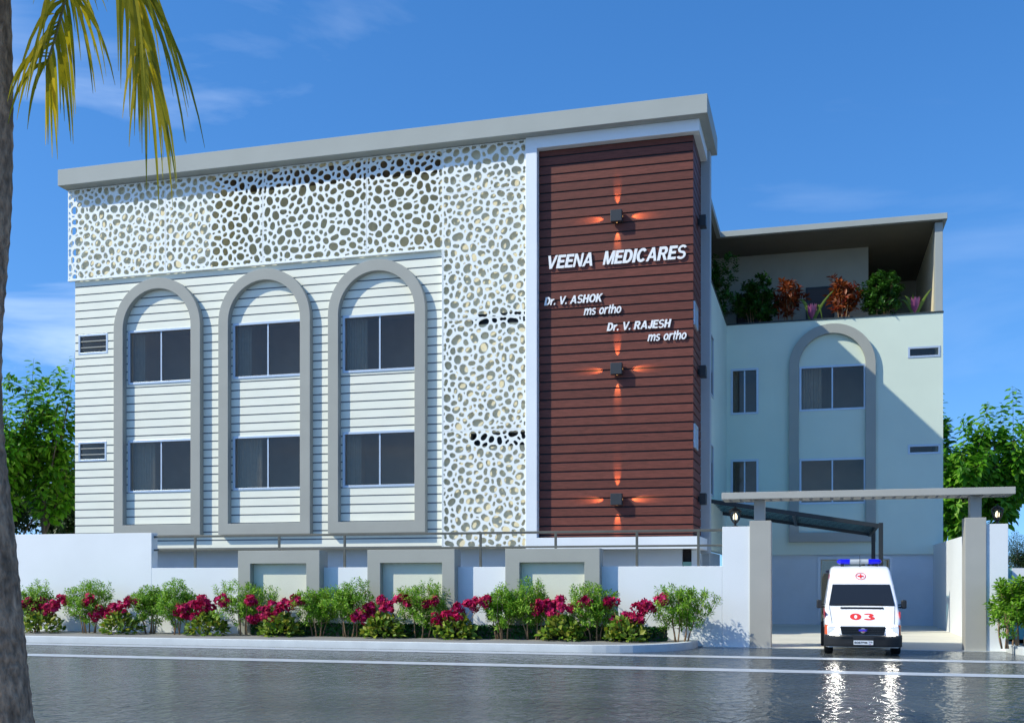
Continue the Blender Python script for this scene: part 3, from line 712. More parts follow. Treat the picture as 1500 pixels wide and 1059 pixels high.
# ------------------------------------------------------------------ ground
YW = 29.85                       # street face of the boundary wall
def struct(o): o['kind'] = 'structure'; return o
struct(MB().add([(-900,-300,-.012),(900,-300,-.012),(900,1500,-.012),(-900,1500,-.012)], [(0,1,2,3)]).build('ground', 'ground_mat'))
struct(MB().add([(-160,10.6,0),(160,10.6,0),(160,YW+.02,0),(-160,YW+.02,0)], [(0,1,2,3)]).build('road', 'asphalt'))
xg0, xg1 = X(1129,YW), X(1413,YW)
struct(MB().add([(xg0-4,YW+.021,.004),(xg1+1,YW+.021,.004),(xg1+1,Y_WING+.5,.004),(xg0-4,Y_WING+.5,.004)], [(0,1,2,3)]).build('forecourt', 'concrete'))
struct(MB().box(X(1030,YW), X(1475,YW), YW-.14, YW+.019, -.004, .006).build('gate_threshold', 'kerb_white'))
def yg(px, py):
    d = F*H/(py-HZ); r = ray(px); return d*r[1]
for pys in ((955.9+1.5, 960.6-.3), (975.4, 979.4)):
    ya, yb = yg(900, pys[1]), yg(900, pys[0])
    struct(MB().add([(-90,ya,.004),(90,ya,.004),(90,yb,.004),(-90,yb,.004)], [(0,1,2,3)]).build('road_marking', 'road_paint'))
struct(MB().box(-160, 160, -40, 10.6, -.01, .13).build('pavement', 'paving'))
# planting bed with its rounded white kerb
YK = 26.58; KH = .19
def kerb_path(xa, xb, yk, yend, r, sgn):
    """points along the outer edge; turns from the street line to the wall with radius r at end xb"""
    pts = [(xa, yk)]
    cx = xb-sgn*r
    for i in range(0, 13):
        a = math.pi/2*i/12; pts.append((cx+sgn*r*math.sin(a), yk+r*1.0-r*math.cos(a)))
    pts.append((xb, yend)); return pts
def kerb(path, inner, name):
    m = MB(); n = len(path)
    vs = [(x,y,0) for x,y in path]+[(x,y,KH) for x,y in path]+[(x,y,KH) for x,y in inner]+[(x,y,0) for x,y in inner]
    fs = []
    for i in range(n-1):
        for k in range(3): fs.append((k*n+i, k*n+i+1, (k+1)*n+i+1, (k+1)*n+i))
    fs += [(0,n,2*n,3*n), (n-1,4*n-1,3*n-1,2*n-1)]
    return struct(m.add(vs, fs).build(name, 'kerb_white', bevel=.015))
xe = X(1021, 29.6)
p1 = kerb_path(-60, xe, YK, YW-.002, 2.6, 1); p2 = kerb_path(-60, xe-.28, YK+.16, YW-.002, 2.4, 1)
kerb(p1, p2, 'kerb')
struct(MB().add([(x,y,KH-.02) for x,y in p2]+[(-60,YW-.002,KH-.02)], [tuple(range(len(p2)+1))]).build('planting_bed', 'paving'))
xs_ = X(1473, 29.8)
q1 = kerb_path(60, xs_, YK+.45, YW-.002, 2.2, -1); q2 = kerb_path(60, xs_+.28, YK+.65, YW-.002, 2.0, -1)
kerb(q1, q2, 'kerb')
struct(MB().add([(x,y,KH-.03) for x,y in q2]+[(60,YW+3,KH-.03),(xs_+.28,YW+3,KH-.03)], [tuple(range(len(q2)+2))]).build('planting_bed', 'soil'))

# ------------------------------------------------------------------ boundary wall with niches
Z_LOW = Z(640,830.3,YW); Z_TALL = Z(120,781.5,YW); Z_GW = Z(1078,771,YW)
XT = X(222, YW); XG = X(1058, YW); XP = X(1098, YW)
bw = thing('boundary_wall', 'long white boundary wall with a taller left part and three grey framed niches along the planting bed', 'wall', (-8, YW, 0))
MB().box(-45, XT, YW, YW+.33, 0, Z_TALL).build('tall_wall', 'fence_white', bw, bevel=.01)
MB().box(XT+.001, XG-.001, YW+.001, YW+.3, 0, Z_LOW).build('low_wall', 'fence_white', bw, bevel=.01)
YN = YW-.31
for a, b, c, d, ty, iy in ((348.5,468,366.5,448.5,806,825.2), (538,666,557,647.5,804.5,824.2), (740,878.5,761,856,803,823.5)):
    x0, x1, xi, xj = X(a,YN), X(b,YN), X(c,YN), X(d,YN); zt_, zi = Z((a+b)/2,ty,YN), Z((a+b)/2,iy,YN)
    m = MB().grid_wall(x0, x1, 0, zt_, YN, YW-.001, [(xi,xj,-1,zi)]); n_ = m.build('niche_frame', 'frame_grey', bw, bevel=.01)
    MB().box(x0+.02, x1-.02, YW-.0008, YW+.299, Z_LOW+.001, zt_-.003).build('backing', 'frame_grey', n_)
    MB().box(xi+.001, xj-.001, YN+.22, YW-.0015, 0, zi-.001).build('niche_panel', 'niche_cream', n_)
# railing on top of the low wall
rl = thing('railing', 'grey brown metal railing of two bars standing on the low white wall', 'railing', (X(640,YW+.15), YW+.15, Z_LOW))
YR = YW+.15
zr1, zr2 = Z(640,781.3,YR), Z(640,802,YR)
for zz, s in ((zr1,.034),(zr2,.028)):
    MB().box(XT-.05, XG+.02, YR-.025, YR+.025, zz-s, zz+s).build('rail', 'rail_metal', rl, bevel=.006)
for px in (286, 409, 505, 704, 814, 933, 1023):
    x = X(px,YR); zb = Z_LOW+.001
    MB().box(x-.035, x+.035, YR-.024, YR+.024, zb, zr1-.0345).build('post', 'rail_metal', rl, bevel=.006)
# ------------------------------------------------------------------ gate
gw = thing('gate_wall', 'tall white wall pier left of the gate, carrying a lantern', 'wall', ((XG+XP)/2, YW, 0))
MB().box(XG, XP+.02, YW+.002, YW+.45, 0, Z_GW).build('pier', 'fence_white', gw, bevel=.01)
g2 = thing('gate_wall', 'white wall pier right of the gate beside the curved kerb', 'wall', (X(1461,YW), YW, 0))
MB().box(X(1444,YW), X(1477,YW), YW+.002, YW+.45, 0, Z(1461,767,YW)).build('pier', 'fence_white', g2, bevel=.01)
YP = YW-.06
gp = thing('gate_portal', 'grey gateway of two square pillars carrying a long flat slatted beam', 'gateway', (X(1271,YP), YP, 0))
ZB0, ZB1 = Z(1272,727.2,YP-.3), Z(1272,717,YP-.3)
for a, b, c, d, ty in ((1098,1129.5,1104.5,1120.5,762.3), (1413.5,1445,1421,1438,757.7)):
    zt_ = Z((a+b)/2, ty, YP)
    p = MB().box(X(a,YP), X(b,YP), YP, YP+.6, 0, zt_).build('pillar', 'gate_grey', gp, bevel=.012)
    MB().box(X(c,YP+.1), X(d,YP+.1), YP+.1, YP+.48, zt_+.001, ZB0-.001).build('post', 'gate_grey', gp, bevel=.01)
bx0, bx1 = X(1057,YP-.3), X(1488,YP-.3)
bm = MB(); bm.box(bx0, bx1, YP-.3, YP-.16, ZB0, ZB1); bm.box(bx0, bx1, YP+.72, YP+.86, ZB0, ZB1)
bm.box(bx0, bx0+.14, YP-.159, YP+.719, ZB0, ZB1); bm.box(bx1-.14, bx1, YP-.159, YP+.719, ZB0, ZB1)
beam = bm.build('beam', 'gate_grey', gp, bevel=.01)
n = 26
for i in range(n):
    x = bx0+.2+(bx1-bx0-.4)*(i+.5)/n
    MB().box(x-.09, x+.09, YP-.159, YP+.719, ZB0+.006, ZB1-.03).build('slat', 'gate_grey', gp)
# inner boundary wall on the right of the forecourt
X_IW = X(1412, 36.3)
iw = thing('forecourt_wall', 'plain white side wall running back from the right gate pillar', 'wall', (X_IW, 38, 0))
MB().box(X_IW+.02, X_IW+.25, YP+.62, Y_WING+.1, 0, Z(1368,797.5,45.4)).build('wall_panel', 'fence_white', iw, bevel=.01)

def lantern(px, ybase, ytop, label):
    y = YW+.22; x = X(px,y); zb = Z(px,ybase,y); h = Z(px,ytop,y)-zb
    t = thing('lantern', label, 'lantern', (x,y,zb), 'black lanterns on the gate walls')
    r = h*.26
    MB().lathe(x, y, [(r*.55,zb+.001),(r*.55,zb+.03*h),(r*.2,zb+.06*h),(r*.2,zb+.14*h),(r*.5,zb+.2*h),(r*.55,zb+.23*h)], 12).build('base', 'black_metal', t, smooth=40)
    MB().lathe(x, y, [(r*1.15,zb+.70*h),(r*1.2,zb+.72*h),(r*.85,zb+.80*h),(r*.4,zb+.88*h),(r*.12,zb+.9*h),(r*.1,zb+.97*h),(.005,zb+h)], 12).build('cap', 'black_metal', t, smooth=40)
    rb = MB()
    for k in range(6):
        a = k*math.pi/3+.5
        rb.tube([(x+q*r*math.cos(a), y+q*r*math.sin(a), zb+zz*h) for q, zz in ((.45,.22),(.8,.35),(1.02,.55),(1.08,.7))], .014, 5)
    rb.build('cage', 'black_metal', t, smooth=60)
    MB().lathe(x, y, [(r*.42,zb+.235*h),(r*.74,zb+.35*h),(r*.95,zb+.55*h),(r*1.0,zb+.695*h)], 14).build('glass', 'lantern_glass', t, smooth=180)
    MB().lathe(x, y, [(.01,zb+.32*h),(r*.36,zb+.36*h),(r*.4,zb+.5*h),(r*.22,zb+.6*h),(.01,zb+.64*h)], 10).build('bulb', 'bulb', t, smooth=180)
lantern(1077, 771.2, 740, 'small black lit lantern on the white pier left of the gate')
lantern(1461, 767.2, 737.5, 'small black lit lantern on the white pier right of the gate')

# ------------------------------------------------------------------ sloping canopy over the forecourt
YA, YB_ = Y_COL+.62, Y_COL+5.6
cp = thing('forecourt_canopy', 'dark glazed lean-to canopy sloping down from the tower to two black posts', 'canopy', (X(1292,YA), YA, 0))
def canopy_pt(u, v, dz=0):       # u along the slope, v front to back
    y = YA+(YB_-YA)*v
    xa, xb = X_RET-.02, X(1288,YA)
    za = Z(1041,733,YA)*(1-v)+Z(1057,751,YB_)*v; zb = Z(1290,769,YA)*(1-v)+Z(1275,782,YB_)*v
    return (xa+(xb-xa)*u, y, za+(zb-za)*u+dz)
sh = MB(); NU_, NV_ = 8, 10
vs = [canopy_pt(i/NU_, j/NV_, .05) for j in range(NV_+1) for i in range(NU_+1)]
fs = [(j*(NU_+1)+i, j*(NU_+1)+i+1, (j+1)*(NU_+1)+i+1, (j+1)*(NU_+1)+i) for j in range(NV_) for i in range(NU_)]
sh.add(vs, fs).build('glazing', 'awning_sheet', cp)
for j in range(9):
    v = j/8; a, b = Vector(canopy_pt(0, v)), Vector(canopy_pt(1, v)); w = .05 if j in (0,8) else .045; hh = .09 if j in (0,8) else .012; tt = .045 if j in (0,8) else .012
    MB().add([a+Vector((0,-w,-hh)), a+Vector((0,w,-hh)), a+Vector((0,w,tt)), a+Vector((0,-w,tt)), b+Vector((0,-w,-hh)), b+Vector((0,w,-hh)), b+Vector((0,w,tt)), b+Vector((0,-w,tt))],
             [(0,3,2,1),(4,5,6,7),(0,1,5,4),(1,2,6,5),(2,3,7,6),(3,0,4,7)]).build('rafter', 'awning_beam', cp)
for u in (.5, .985):
    a, b = Vector(canopy_pt(u, -.01)), Vector(canopy_pt(u, 1.01)); w = .05
    MB().add([a+Vector((-w,0,-.11)), a+Vector((w,0,-.11)), a+Vector((w,0,-.0)), a+Vector((-w,0,-.0)), b+Vector((-w,0,-.11)), b+Vector((w,0,-.11)), b+Vector((w,0,0)), b+Vector((-w,0,0))],
             [(0,3,2,1),(4,5,6,7),(0,1,5,4),(1,2,6,5),(2,3,7,6),(3,0,4,7)]).build('purlin', 'awning_beam', cp)
for v in (0, 1):
    p = canopy_pt(1.0, v); MB().box(p[0]-.02, p[0]+.12, p[1]-.07, p[1]+.07, .003, p[2]+.08).build('post', 'awning_beam', cp, bevel=.01)

# ------------------------------------------------------------------ ambulance
AY = 27.15; AX = X(1264, AY)
amb = thing('ambulance', 'white high roof ambulance with blue light bar and red 03, leaving the gate', 'ambulance', (AX, AY, 0))
WT = [(.15,.84),(.5,.862),(.75,.865),(1.16,.85),(1.68,.765),(2.0,.715),(2.2,.69)]
TOP = [(0,.70),(.03,.735),(.10,.785),(.78,1.165),(1.22,1.685),(1.62,2.05),(1.85,2.125),(2.2,2.15),(5.0,2.15)]
def lerp(tab, v):
    if v <= tab[0][0]: return tab[0][1]
    for (a,b),(c,d) in zip(tab, tab[1:]):
        if v <= c: return b+(d-b)*(v-a)/(c-a)
    return tab[-1][1]
def inv(z):
    for (a,b),(c,d) in zip(TOP, TOP[1:]):
        if b <= z <= d and d > b: return a+(c-a)*(z-b)/(d-b)
    return 0
def plan(y): return 1-.07*max(0, 1-y/.35)**2
def section(y):
    zt_ = lerp(TOP, y); r = .07 if zt_ < 1.1 else .09; k = plan(y)
    hw = lerp(WT, zt_-r)*k; pts = []
    for i in range(9):
        z = .2+(zt_-r-.2)*i/8; pts.append((lerp(WT, z)*k, z))
    for i in range(1, 5):
        a = math.pi/2*i/4; pts.append((hw-r+r*math.cos(a), zt_-r+r*math.sin(a)))
    for i in range(1, 4): pts.append(((hw-r)*(1-i/3.5), zt_+.012*math.sin(math.pi/2*i/3.5)))
    full = pts+[(-x, z) for x, z in reversed(pts)]
    return full
ys = [0,.03,.10,.2,.35,.5,.65,.78,.9,1.05,1.22,1.42,1.62,1.74,1.85,2.0,2.2,3,4,4.85,4.92]
m = MB(); secs = [section(y) for y in ys]
secs[-1] = [(x*.97, .2+(z-.2)*.985) for x, z in secs[-1]]
k = len(secs[0]); vs = [(AX+x, AY+y, z) for y, s in zip(ys, secs) for x, z in s]
fs = [(j*k+i, j*k+(i+1)%k, (j+1)*k+(i+1)%k, (j+1)*k+i) for j in range(len(ys)-1) for i in range(k)]
fs += [tuple(range(k-1,-1,-1)), tuple((len(ys)-1)*k+i for i in range(k))]
m.add(vs, fs).build('body', 'amb_white', amb, smooth=28)
def patch(name, mat, corners, off, parent, nx=8, nz=6):
    """sheet lying on the front surface; corners as (x_half_bottom, x_half_top, z0, z1)"""
    xb, xt, z0, z1 = corners; vs = []
    for j in range(nz+1):
        z = z0+(z1-z0)*j/nz; xw = xb+(xt-xb)*j/nz
        for i in range(nx+1):
            x = xw*(2*i/nx-1); vs.append((AX+x, AY+inv(z)-off, z+.004))
    fs = [(j*(nx+1)+i, j*(nx+1)+i+1, (j+1)*(nx+1)+i+1, (j+1)*(nx+1)+i) for j in range(nz) for i in range(nx)]
    return MB().add(vs, fs).build(name, mat, parent)
ws = patch('windscreen', 'screen_glass', (.745,.655,1.185,1.672), .035, amb)
patch('seal', 'amb_black', (.765,.672,1.172,1.686), .026, ws)
for sx in (-.35, .2):
    MB().tube([(AX+sx-.28, AY+inv(1.2)-.06, 1.20), (AX+sx+.3, AY+inv(1.215)-.065, 1.225)], .009, 5).build('wiper', 'amb_black', ws)
patch('hood_vent', 'amb_grille', (.50,.495,1.098,1.135), .04, amb, nz=1)
gm = MB().prism_y([(AX-.475,.505),(AX+.475,.505),(AX+.515,.695),(AX-.515,.695)], AY-.022, AY+.05); gr = gm.build('grille', 'amb_grille', amb)
for zz in (.545,.585,.625,.662):
    MB().box(AX-.47, AX+.47, AY-.034, AY-.0225, zz-.005, zz+.005).build('grille_bar', 'grille_bar', gr)
MB().add([(AX+.062*math.cos(a*.2618), AY-.046, .603+.062*math.sin(a*.2618)) for a in range(24)]+[(AX+.062*math.cos(a*.2618), AY-.035, .603+.062*math.sin(a*.2618)) for a in range(24)],
         [tuple(range(23,-1,-1))]+[(a,(a+1)%24,(a+1)%24+24,a+24) for a in range(24)]).build('badge', 'logo_grey', gr)
lg = MB(); lg.box(AX-.095, AX+.045, AY-.054, AY-.0465, .588, .632)
lg.box(AX+.046, AX+.10, AY-.054, AY-.0465, .618, .630); lg.box(AX+.046, AX+.09, AY-.054, AY-.0465, .588, .600); lg.box(AX+.046, AX+.066, AY-.054, AY-.0465, .6005, .6175)
lg.build('badge_lettering', 'logo_blue', gr)
MB().box(AX-.005, AX+.03, AY-.056, AY-.0545, .572, .587).build('badge_mark', 'amb_red', gr)
for s in (-1, 1):
    xa = sorted((AX+s*.575, AX+s*.765)); xo = sorted((AX+s*.769, AX+s*.842))
    ml = MB(); a, b = (AX+s*.54, AX+s*.765)
    ml.add([(AX+s*.575,AY-.012,.505),(AX+s*.77,AY+.0,.505),(AX+s*.77,AY+.02,.725),(AX+s*.535,AY-.006,.725),(AX+s*.575,AY+.1,.505),(AX+s*.77,AY+.1,.505),(AX+s*.77,AY+.1,.725),(AX+s*.535,AY+.1,.725)],
           [(0,1,2,3),(4,7,6,5),(0,4,5,1),(3,2,6,7),(0,3,7,4),(1,5,6,2)])
    hl = ml.build('headlight', 'headlight_lens', amb)
    MB().add([(AX+s*.771,AY+.0,.505),(AX+s*.845,AY+.04,.505),(AX+s*.845,AY+.06,.73),(AX+s*.771,AY+.02,.73),(AX+s*.771,AY+.2,.505),(AX+s*.868,AY+.2,.505),(AX+s*.868,AY+.2,.73),(AX+s*.771,AY+.2,.73)],
             [(0,1,2,3),(4,7,6,5),(0,4,5,1),(3,2,6,7),(0,3,7,4),(1,5,6,2)]).build('indicator', 'amb_orange', amb)
    # mirrors
    mm = MB().box(*sorted((AX+s*.93, AX+s*1.055)), AY+1.0, AY+1.12, 1.10, 1.31).build('mirror', 'amb_black', amb, bevel=.03)
    MB().tube([(AX+s*.83,AY+1.05,1.13),(AX+s*.94,AY+1.05,1.13)], .022, 6).build('arm', 'amb_black', mm)
    MB().tube([(AX+s*.83,AY+1.05,1.18),(AX+s*.94,AY+1.05,1.2)], .016, 6).build('arm', 'amb_black', mm)
    def side(name, mat, y0, y1, z0, z1, lean=0, off=.007):
        vs = []; ny, nz = 10, 4
        for j in range(nz+1):
            z = z0+(z1-z0)*j/nz
            for i in range(ny+1):
                y = y0+lean*j/nz+(y1-y0-lean*j/nz)*i/ny
                vs.append((AX+s*(lerp(WT,z)*plan(y)+off), AY+y, z))
        fs = [(j*(ny+1)+i, j*(ny+1)+i+1, (j+1)*(ny+1)+i+1, (j+1)*(ny+1)+i) for j in range(nz) for i in range(ny)]
        return MB().add(vs, fs).build(name, mat, amb)
    side('side_window', 'screen_glass', .98, 2.0, 1.2, 1.66, .38)
    side('side_stripe', 'amb_red', .34, 4.8, .86, 1.04)
    side('side_mark', 'amb_red', 1.66, 3.2, 1.83, 1.95)
    side('wheel_arch', 'amb_black', .36, 1.14, .22, .70, 0, .004); side('wheel_arch', 'amb_black', 3.55, 4.4, .22, .70, 0, .004)
    for yw in (.75, 3.98):
        wh = MB()
        prof = [(.20,-.10),(.31,-.105),(.335,-.08),(.338,0),(.335,.08),(.31,.105),(.20,.10)]
        o = len(wh.v); nn = 28
        for r_, xx in prof:
            for q in range(nn):
                a = 2*math.pi*q/nn; wh.v.append((AX+s*.775+xx, AY+yw+r_*math.cos(a), .338+r_*math.sin(a)))
        for i in range(len(prof)-1):
            for q in range(nn): wh.f.append((i*nn+q, i*nn+(q+1)%nn, (i+1)*nn+(q+1)%nn, (i+1)*nn+q))
        w_ = bpy.data.objects.new('wheel', None); COL.objects.link(w_); w_.parent = amb; w_.location = (s*.775, yw, .338)
        if yw > 3: wh.v = [(x+s*.06, y, z) for x, y, z in wh.v]
        wh.build('tyre', 'tyre', w_, smooth=50)
        xr = AX+s*(.845 if yw < 3 else .905)
        rm = MB(); rm.v = [(xr+s*.02*(q%2), AY+yw+.2*math.cos(q*.3927), .338+.2*math.sin(q*.3927)) for q in range(16)]+[(xr+s*.03, AY+yw, .338)]
        rm.f = [(q,(q+1)%16,16) for q in range(16)]; rm.build('rim', 'rim', w_)
bp = MB()
prof = [(-.10,.22),(-.13,.30),(-.12,.36),(-.14,.40),(-.13,.47),(-.09,.495),(.25,.495),(.25,.22)]
o = 0; xsn = [-.885,-.86,-.78,-.5,0,.5,.78,.86,.885]
for x in xsn:
    kx = abs(x); sh_ = 0 if kx < .6 else .22*((kx-.6)/.285)**2.2
    for y, z in prof: bp.v.append((AX+x, AY+min(y+sh_, .26), z))
n_ = len(prof)
for i in range(len(xsn)-1):
    for j in range(n_): bp.f.append((i*n_+j, (i+1)*n_+j, (i+1)*n_+(j+1)%n_, i*n_+(j+1)%n_))
bp.f += [tuple(range(n_)), tuple((len(xsn)-1)*n_+j for j in range(n_-1,-1,-1))]
bu = bp.build('bumper', 'amb_black', amb, smooth=35)
for s in (-1,1):
    MB().box(*sorted((AX+s*.23, AX+s*.49)), AY-.142, AY-.10, .405, .455).build('air_intake', 'amb_grille', bu)
pl = MB().box(AX-.215, AX+.225, AY-.158, AY-.146, .275, .375).build('number_plate', 'plate_white', amb)
def amb_text(txt, x0, x1, z0, z1, y, mat, parent, name, bold, front=False, shear=0):
    v, f = text_mesh(txt, x0, x1, z0, z1, y, .004, shear, bold)
    if front: v = [(x, AY+inv(z)-.014+(yy-y), z+.004) for x, yy, z in v]
    return MB().add(v, f).build(name, mat, parent)
amb_text('B087PM', AX-.195, AX+.09, .300, .35, AY-.159, 'ink', pl, 'plate_lettering', .01)
amb_text('78', AX+.125, AX+.205, .318, .355, AY-.159, 'ink', pl, 'plate_lettering', .0)
MB().box(AX+.112, AX+.114, AY-.1595, AY-.1585, .28, .37).build('plate_divider', 'ink', pl)
MB().box(AX+.135, AX+.16, AY-.1595, AY-.1585, .288, .302).build('plate_flag', 'logo_blue', pl); MB().box(AX+.1605, AX+.175, AY-.1595, AY-.1585, .288, .302).build('plate_flag', 'amb_red', pl)
hn = bpy.data.objects.new('hood_number', None); COL.objects.link(hn); hn.parent = amb; hn.location = (0, .4, .92)
for ch, x0 in (('0', -.285), ('3', .02)):
    mm_ = letter_mesh(ch, lambda u, v: (AX+x0+u*.262, .842+v*.15), 0, .002)
    mm_.v = [(x, AY+inv(z)-.022+yy, z+.003) for x, yy, z in mm_.v]; mm_.build('digit', 'amb_red', hn)
# red cross in a ring over the windscreen
def frontdisc(pts, mat, name, par, off=.034):
    return MB().add([(AX+x, AY+inv(z)-off, z) for x, z in pts[0]], pts[1]).build(name, mat, par)
zc, R0, R1 = 1.895, .122, .106
ring = [(R*1.0*math.cos(2*math.pi*a/32), zc+R*.72*math.sin(2*math.pi*a/32)) for R in (R0,R1) for a in range(32)]
em = frontdisc((ring, [(a,(a+1)%32,(a+1)%32+32,a+32) for a in range(32)]), 'amb_red', 'cross_emblem', amb)
c_, t_ = .072, .016
cr = [(-c_,zc-t_),(-t_,zc-t_),(-t_,zc-c_*.72),(t_,zc-c_*.72),(t_,zc-t_),(c_,zc-t_),(c_,zc+t_),(t_,zc+t_),(t_,zc+c_*.72),(-t_,zc+c_*.72),(-t_,zc+t_),(-c_,zc+t_)]
frontdisc((cr, [(0,1,10,11),(1,4,7,10),(2,3,4,1),(4,5,6,7),(10,7,8,9)]), 'amb_red', 'red_cross', em)
for s in (-1, 1):
    zs_ = [.745+.41*i/8 for i in range(9)]
    MB().tube([(AX+s*(.70+.06*(z-.745)/.41), AY+inv(z)-.012, z+.008) for z in zs_], .0055, 5).build('panel_seam', 'logo_grey', amb)
    MB().tube([(AX+s*.51,AY-.014,.73),(AX+s*.535,AY-.012,.742),(AX+s*.70,AY+.03,.752)], .005, 5).build('panel_seam', 'logo_grey', amb)
    MB().tube([(AX+s*(lerp(WT,z)*plan(1.0)+.003), AY+1.0+.25*max(0,(z-1.16)/.5), z) for z in (.45,.8,1.16,1.4,1.68)], .005, 5).build('panel_seam', 'logo_grey', amb)
# light bar, antenna
lb = bpy.data.objects.new('light_bar', None); COL.objects.link(lb); lb.parent = amb; lb.location = (0, 2.05, 2.15)
def bar(x0, x1, mat, name, ta, tb):
    m = MB(); n = 18; st = []
    for i in range(9):
        u = i/8; x = x0+(x1-x0)*u; r = 1
        if ta and u < .3: r = math.sqrt(max(.02, 1-((.3-u)/.3)**2))
        if tb and u > .7: r = math.sqrt(max(.02, 1-((u-.7)/.3)**2))
        st.append((x, r))
    for x, r in st:
        for q in range(n):
            a = 2*math.pi*q/n; m.v.append((AX+x, AY+2.05+.13*r*math.cos(a), 2.262+.066*r*math.sin(a)))
    for i in range(8):
        for q in range(n): m.f.append((i*n+q, i*n+(q+1)%n, (i+1)*n+(q+1)%n, (i+1)*n+q))
    m.f += [tuple(range(n-1,-1,-1)), tuple(8*n+q for q in range(n))]
    m.build(name, mat, lb, smooth=50)
bar(-.56, -.238, 'amb_blue', 'blue_lens', True, False); bar(-.234, .209, 'amb_lightgrey', 'centre_section', False, False); bar(.213, .535, 'amb_blue', 'blue_lens', False, True)
for s in (-.42, .40): MB().box(AX+s-.04, AX+s+.04, AY+1.98, AY+2.1, 2.14, 2.205).build('foot', 'amb_black', lb)
MB().tube([(AX,AY+1.86,2.125),(AX,AY+1.88,2.17),(AX,AY+1.95,2.42)], [.03,.008,.004], 6).build('antenna', 'amb_black', amb)
# ------------------------------------------------------------------ planting
def rdir(r, up=0.0):
    while True:
        v = Vector((r.uniform(-1,1), r.uniform(-1,1), r.uniform(-1,1)))
        if .05 < v.length < 1: v.normalize(); v.z += up; return v.normalized()
def shrub(x, y, z, w, h, label, seed, n=360, per=12, leaf='shrub_leaf', ln=.10, group='green shrubs along the boundary wall', name='shrub', stems=6, bare=.22, cat='shrub', aspect=.36):
    r = random.Random(seed); t = thing(name, label, cat, (x,y,z), group)
    st = MB(); lf = MB(); P=[]; D=[]; N=[]
    tips = []
    for i in range(stems):
        a = 2*math.pi*i/stems+r.uniform(-.4,.4); bx, by = x+.12*w*math.cos(a)+r.uniform(-.04,.04), y+.1*w*math.sin(a)
        e = Vector((x+.30*w*math.cos(a)*r.uniform(.4,1), y+.28*w*math.sin(a)*r.uniform(.4,1), z+h*r.uniform(.55,.8)))
        b = Vector((bx,by,z-.02)); mid = b.lerp(e,.45)+Vector((r.uniform(-.05,.05),r.uniform(-.05,.05),0))
        st.tube([b, b.lerp(mid,.5)+Vector((r.uniform(-.02,.02),0,0)), mid, e], [.024,.019,.015,.006], 6); tips.append((mid,e))
    for k in range(n):
        # twig foot inside the crown, tip at its uneven outline
        d = rdir(r, .05); rr = r.random()**.42
        lump = 1+.16*math.sin(d.x*4+seed)+.14*math.sin(d.z*5+seed*2.1)
        c = Vector((x, y, z+h*(bare+(1-bare)*.48)))
        p = c+Vector((d.x*w*.5*rr*lump, d.y*w*.42*rr*lump, d.z*h*(1-bare)*.5*rr*lump))
        if p.z < z+h*bare*.55: continue
        ax = (d*.6+Vector((0,0,.7))+rdir(r)*.35).normalized(); L_ = r.uniform(.10,.2)*h/1.4
        if k % 5 == 0: st.tube([p-ax*L_*1.2, p+ax*L_*.8], [.006,.003], 4, cap=False)
        for q in range(per):
            s = q/per; a = q*2.4+r.random()
            u = ax.cross(Vector((.3,.9,.2))).normalized(); v = ax.cross(u)
            o = (u*math.cos(a)+v*math.sin(a))
            P.append(p+ax*L_*(s-.3)+o*.012); D.append((o*.9+ax*.5+rdir(r)*.25)); N.append((ax*.8+Vector((0,0,.5))+rdir(r)*.4))
    leaves(lf, np.array(P), np.array(D), np.array(N), np.array([ln*r.uniform(.65,1.25) for _ in P]), np.array([ln*aspect*r.uniform(.8,1.2) for _ in P]))
    st.build('stems', 'twig', t, smooth=180); lf.build('foliage', leaf, t)
    return t
YB = 28.95; ZBED = KH-.02
def zb(px, py, y=YB): return Z(px, py, y)
SH = [(50,52,853,'light green shrub at the far left end of the bed, beside the palm trunk'),
 (130,66,851,'bushy green shrub by itself before the tall white wall, second from the palm trunk'),
 (219,52,855,'green shrub under the end of the tall wall, left half of a joined pair'),
 (262,58,852,'green shrub left of the first grey niche, right half of a joined pair'),
 (360,78,850,'green shrub before the left jamb of the first grey niche'),
 (466,54,855,'green shrub just right of the first grey niche'),
 (513,60,850,'tall green shrub just left of the second grey niche'),
 (618,72,852,'green shrub standing before the cream panel of the second grey niche'),
 (735,56,854,'dense green shrub before the left jamb of the third grey niche'),
 (780,62,852,'green shrub before the cream panel of the third grey niche'),
 (870,68,853,'green shrub before the right jamb of the third grey niche'),
 (998,74,851,'green shrub casting its shadow on the wall, last before the gate')]
for i, (px, w, ty, lb) in enumerate(SH):
    y = YB+rnd.uniform(-.12,.18); h = Z(px,ty,y)-ZBED; sc = y/ray(px)[1]/F
    shrub(X(px,y), y, ZBED, w*sc*1.18, h*.97, lb, 100+i)
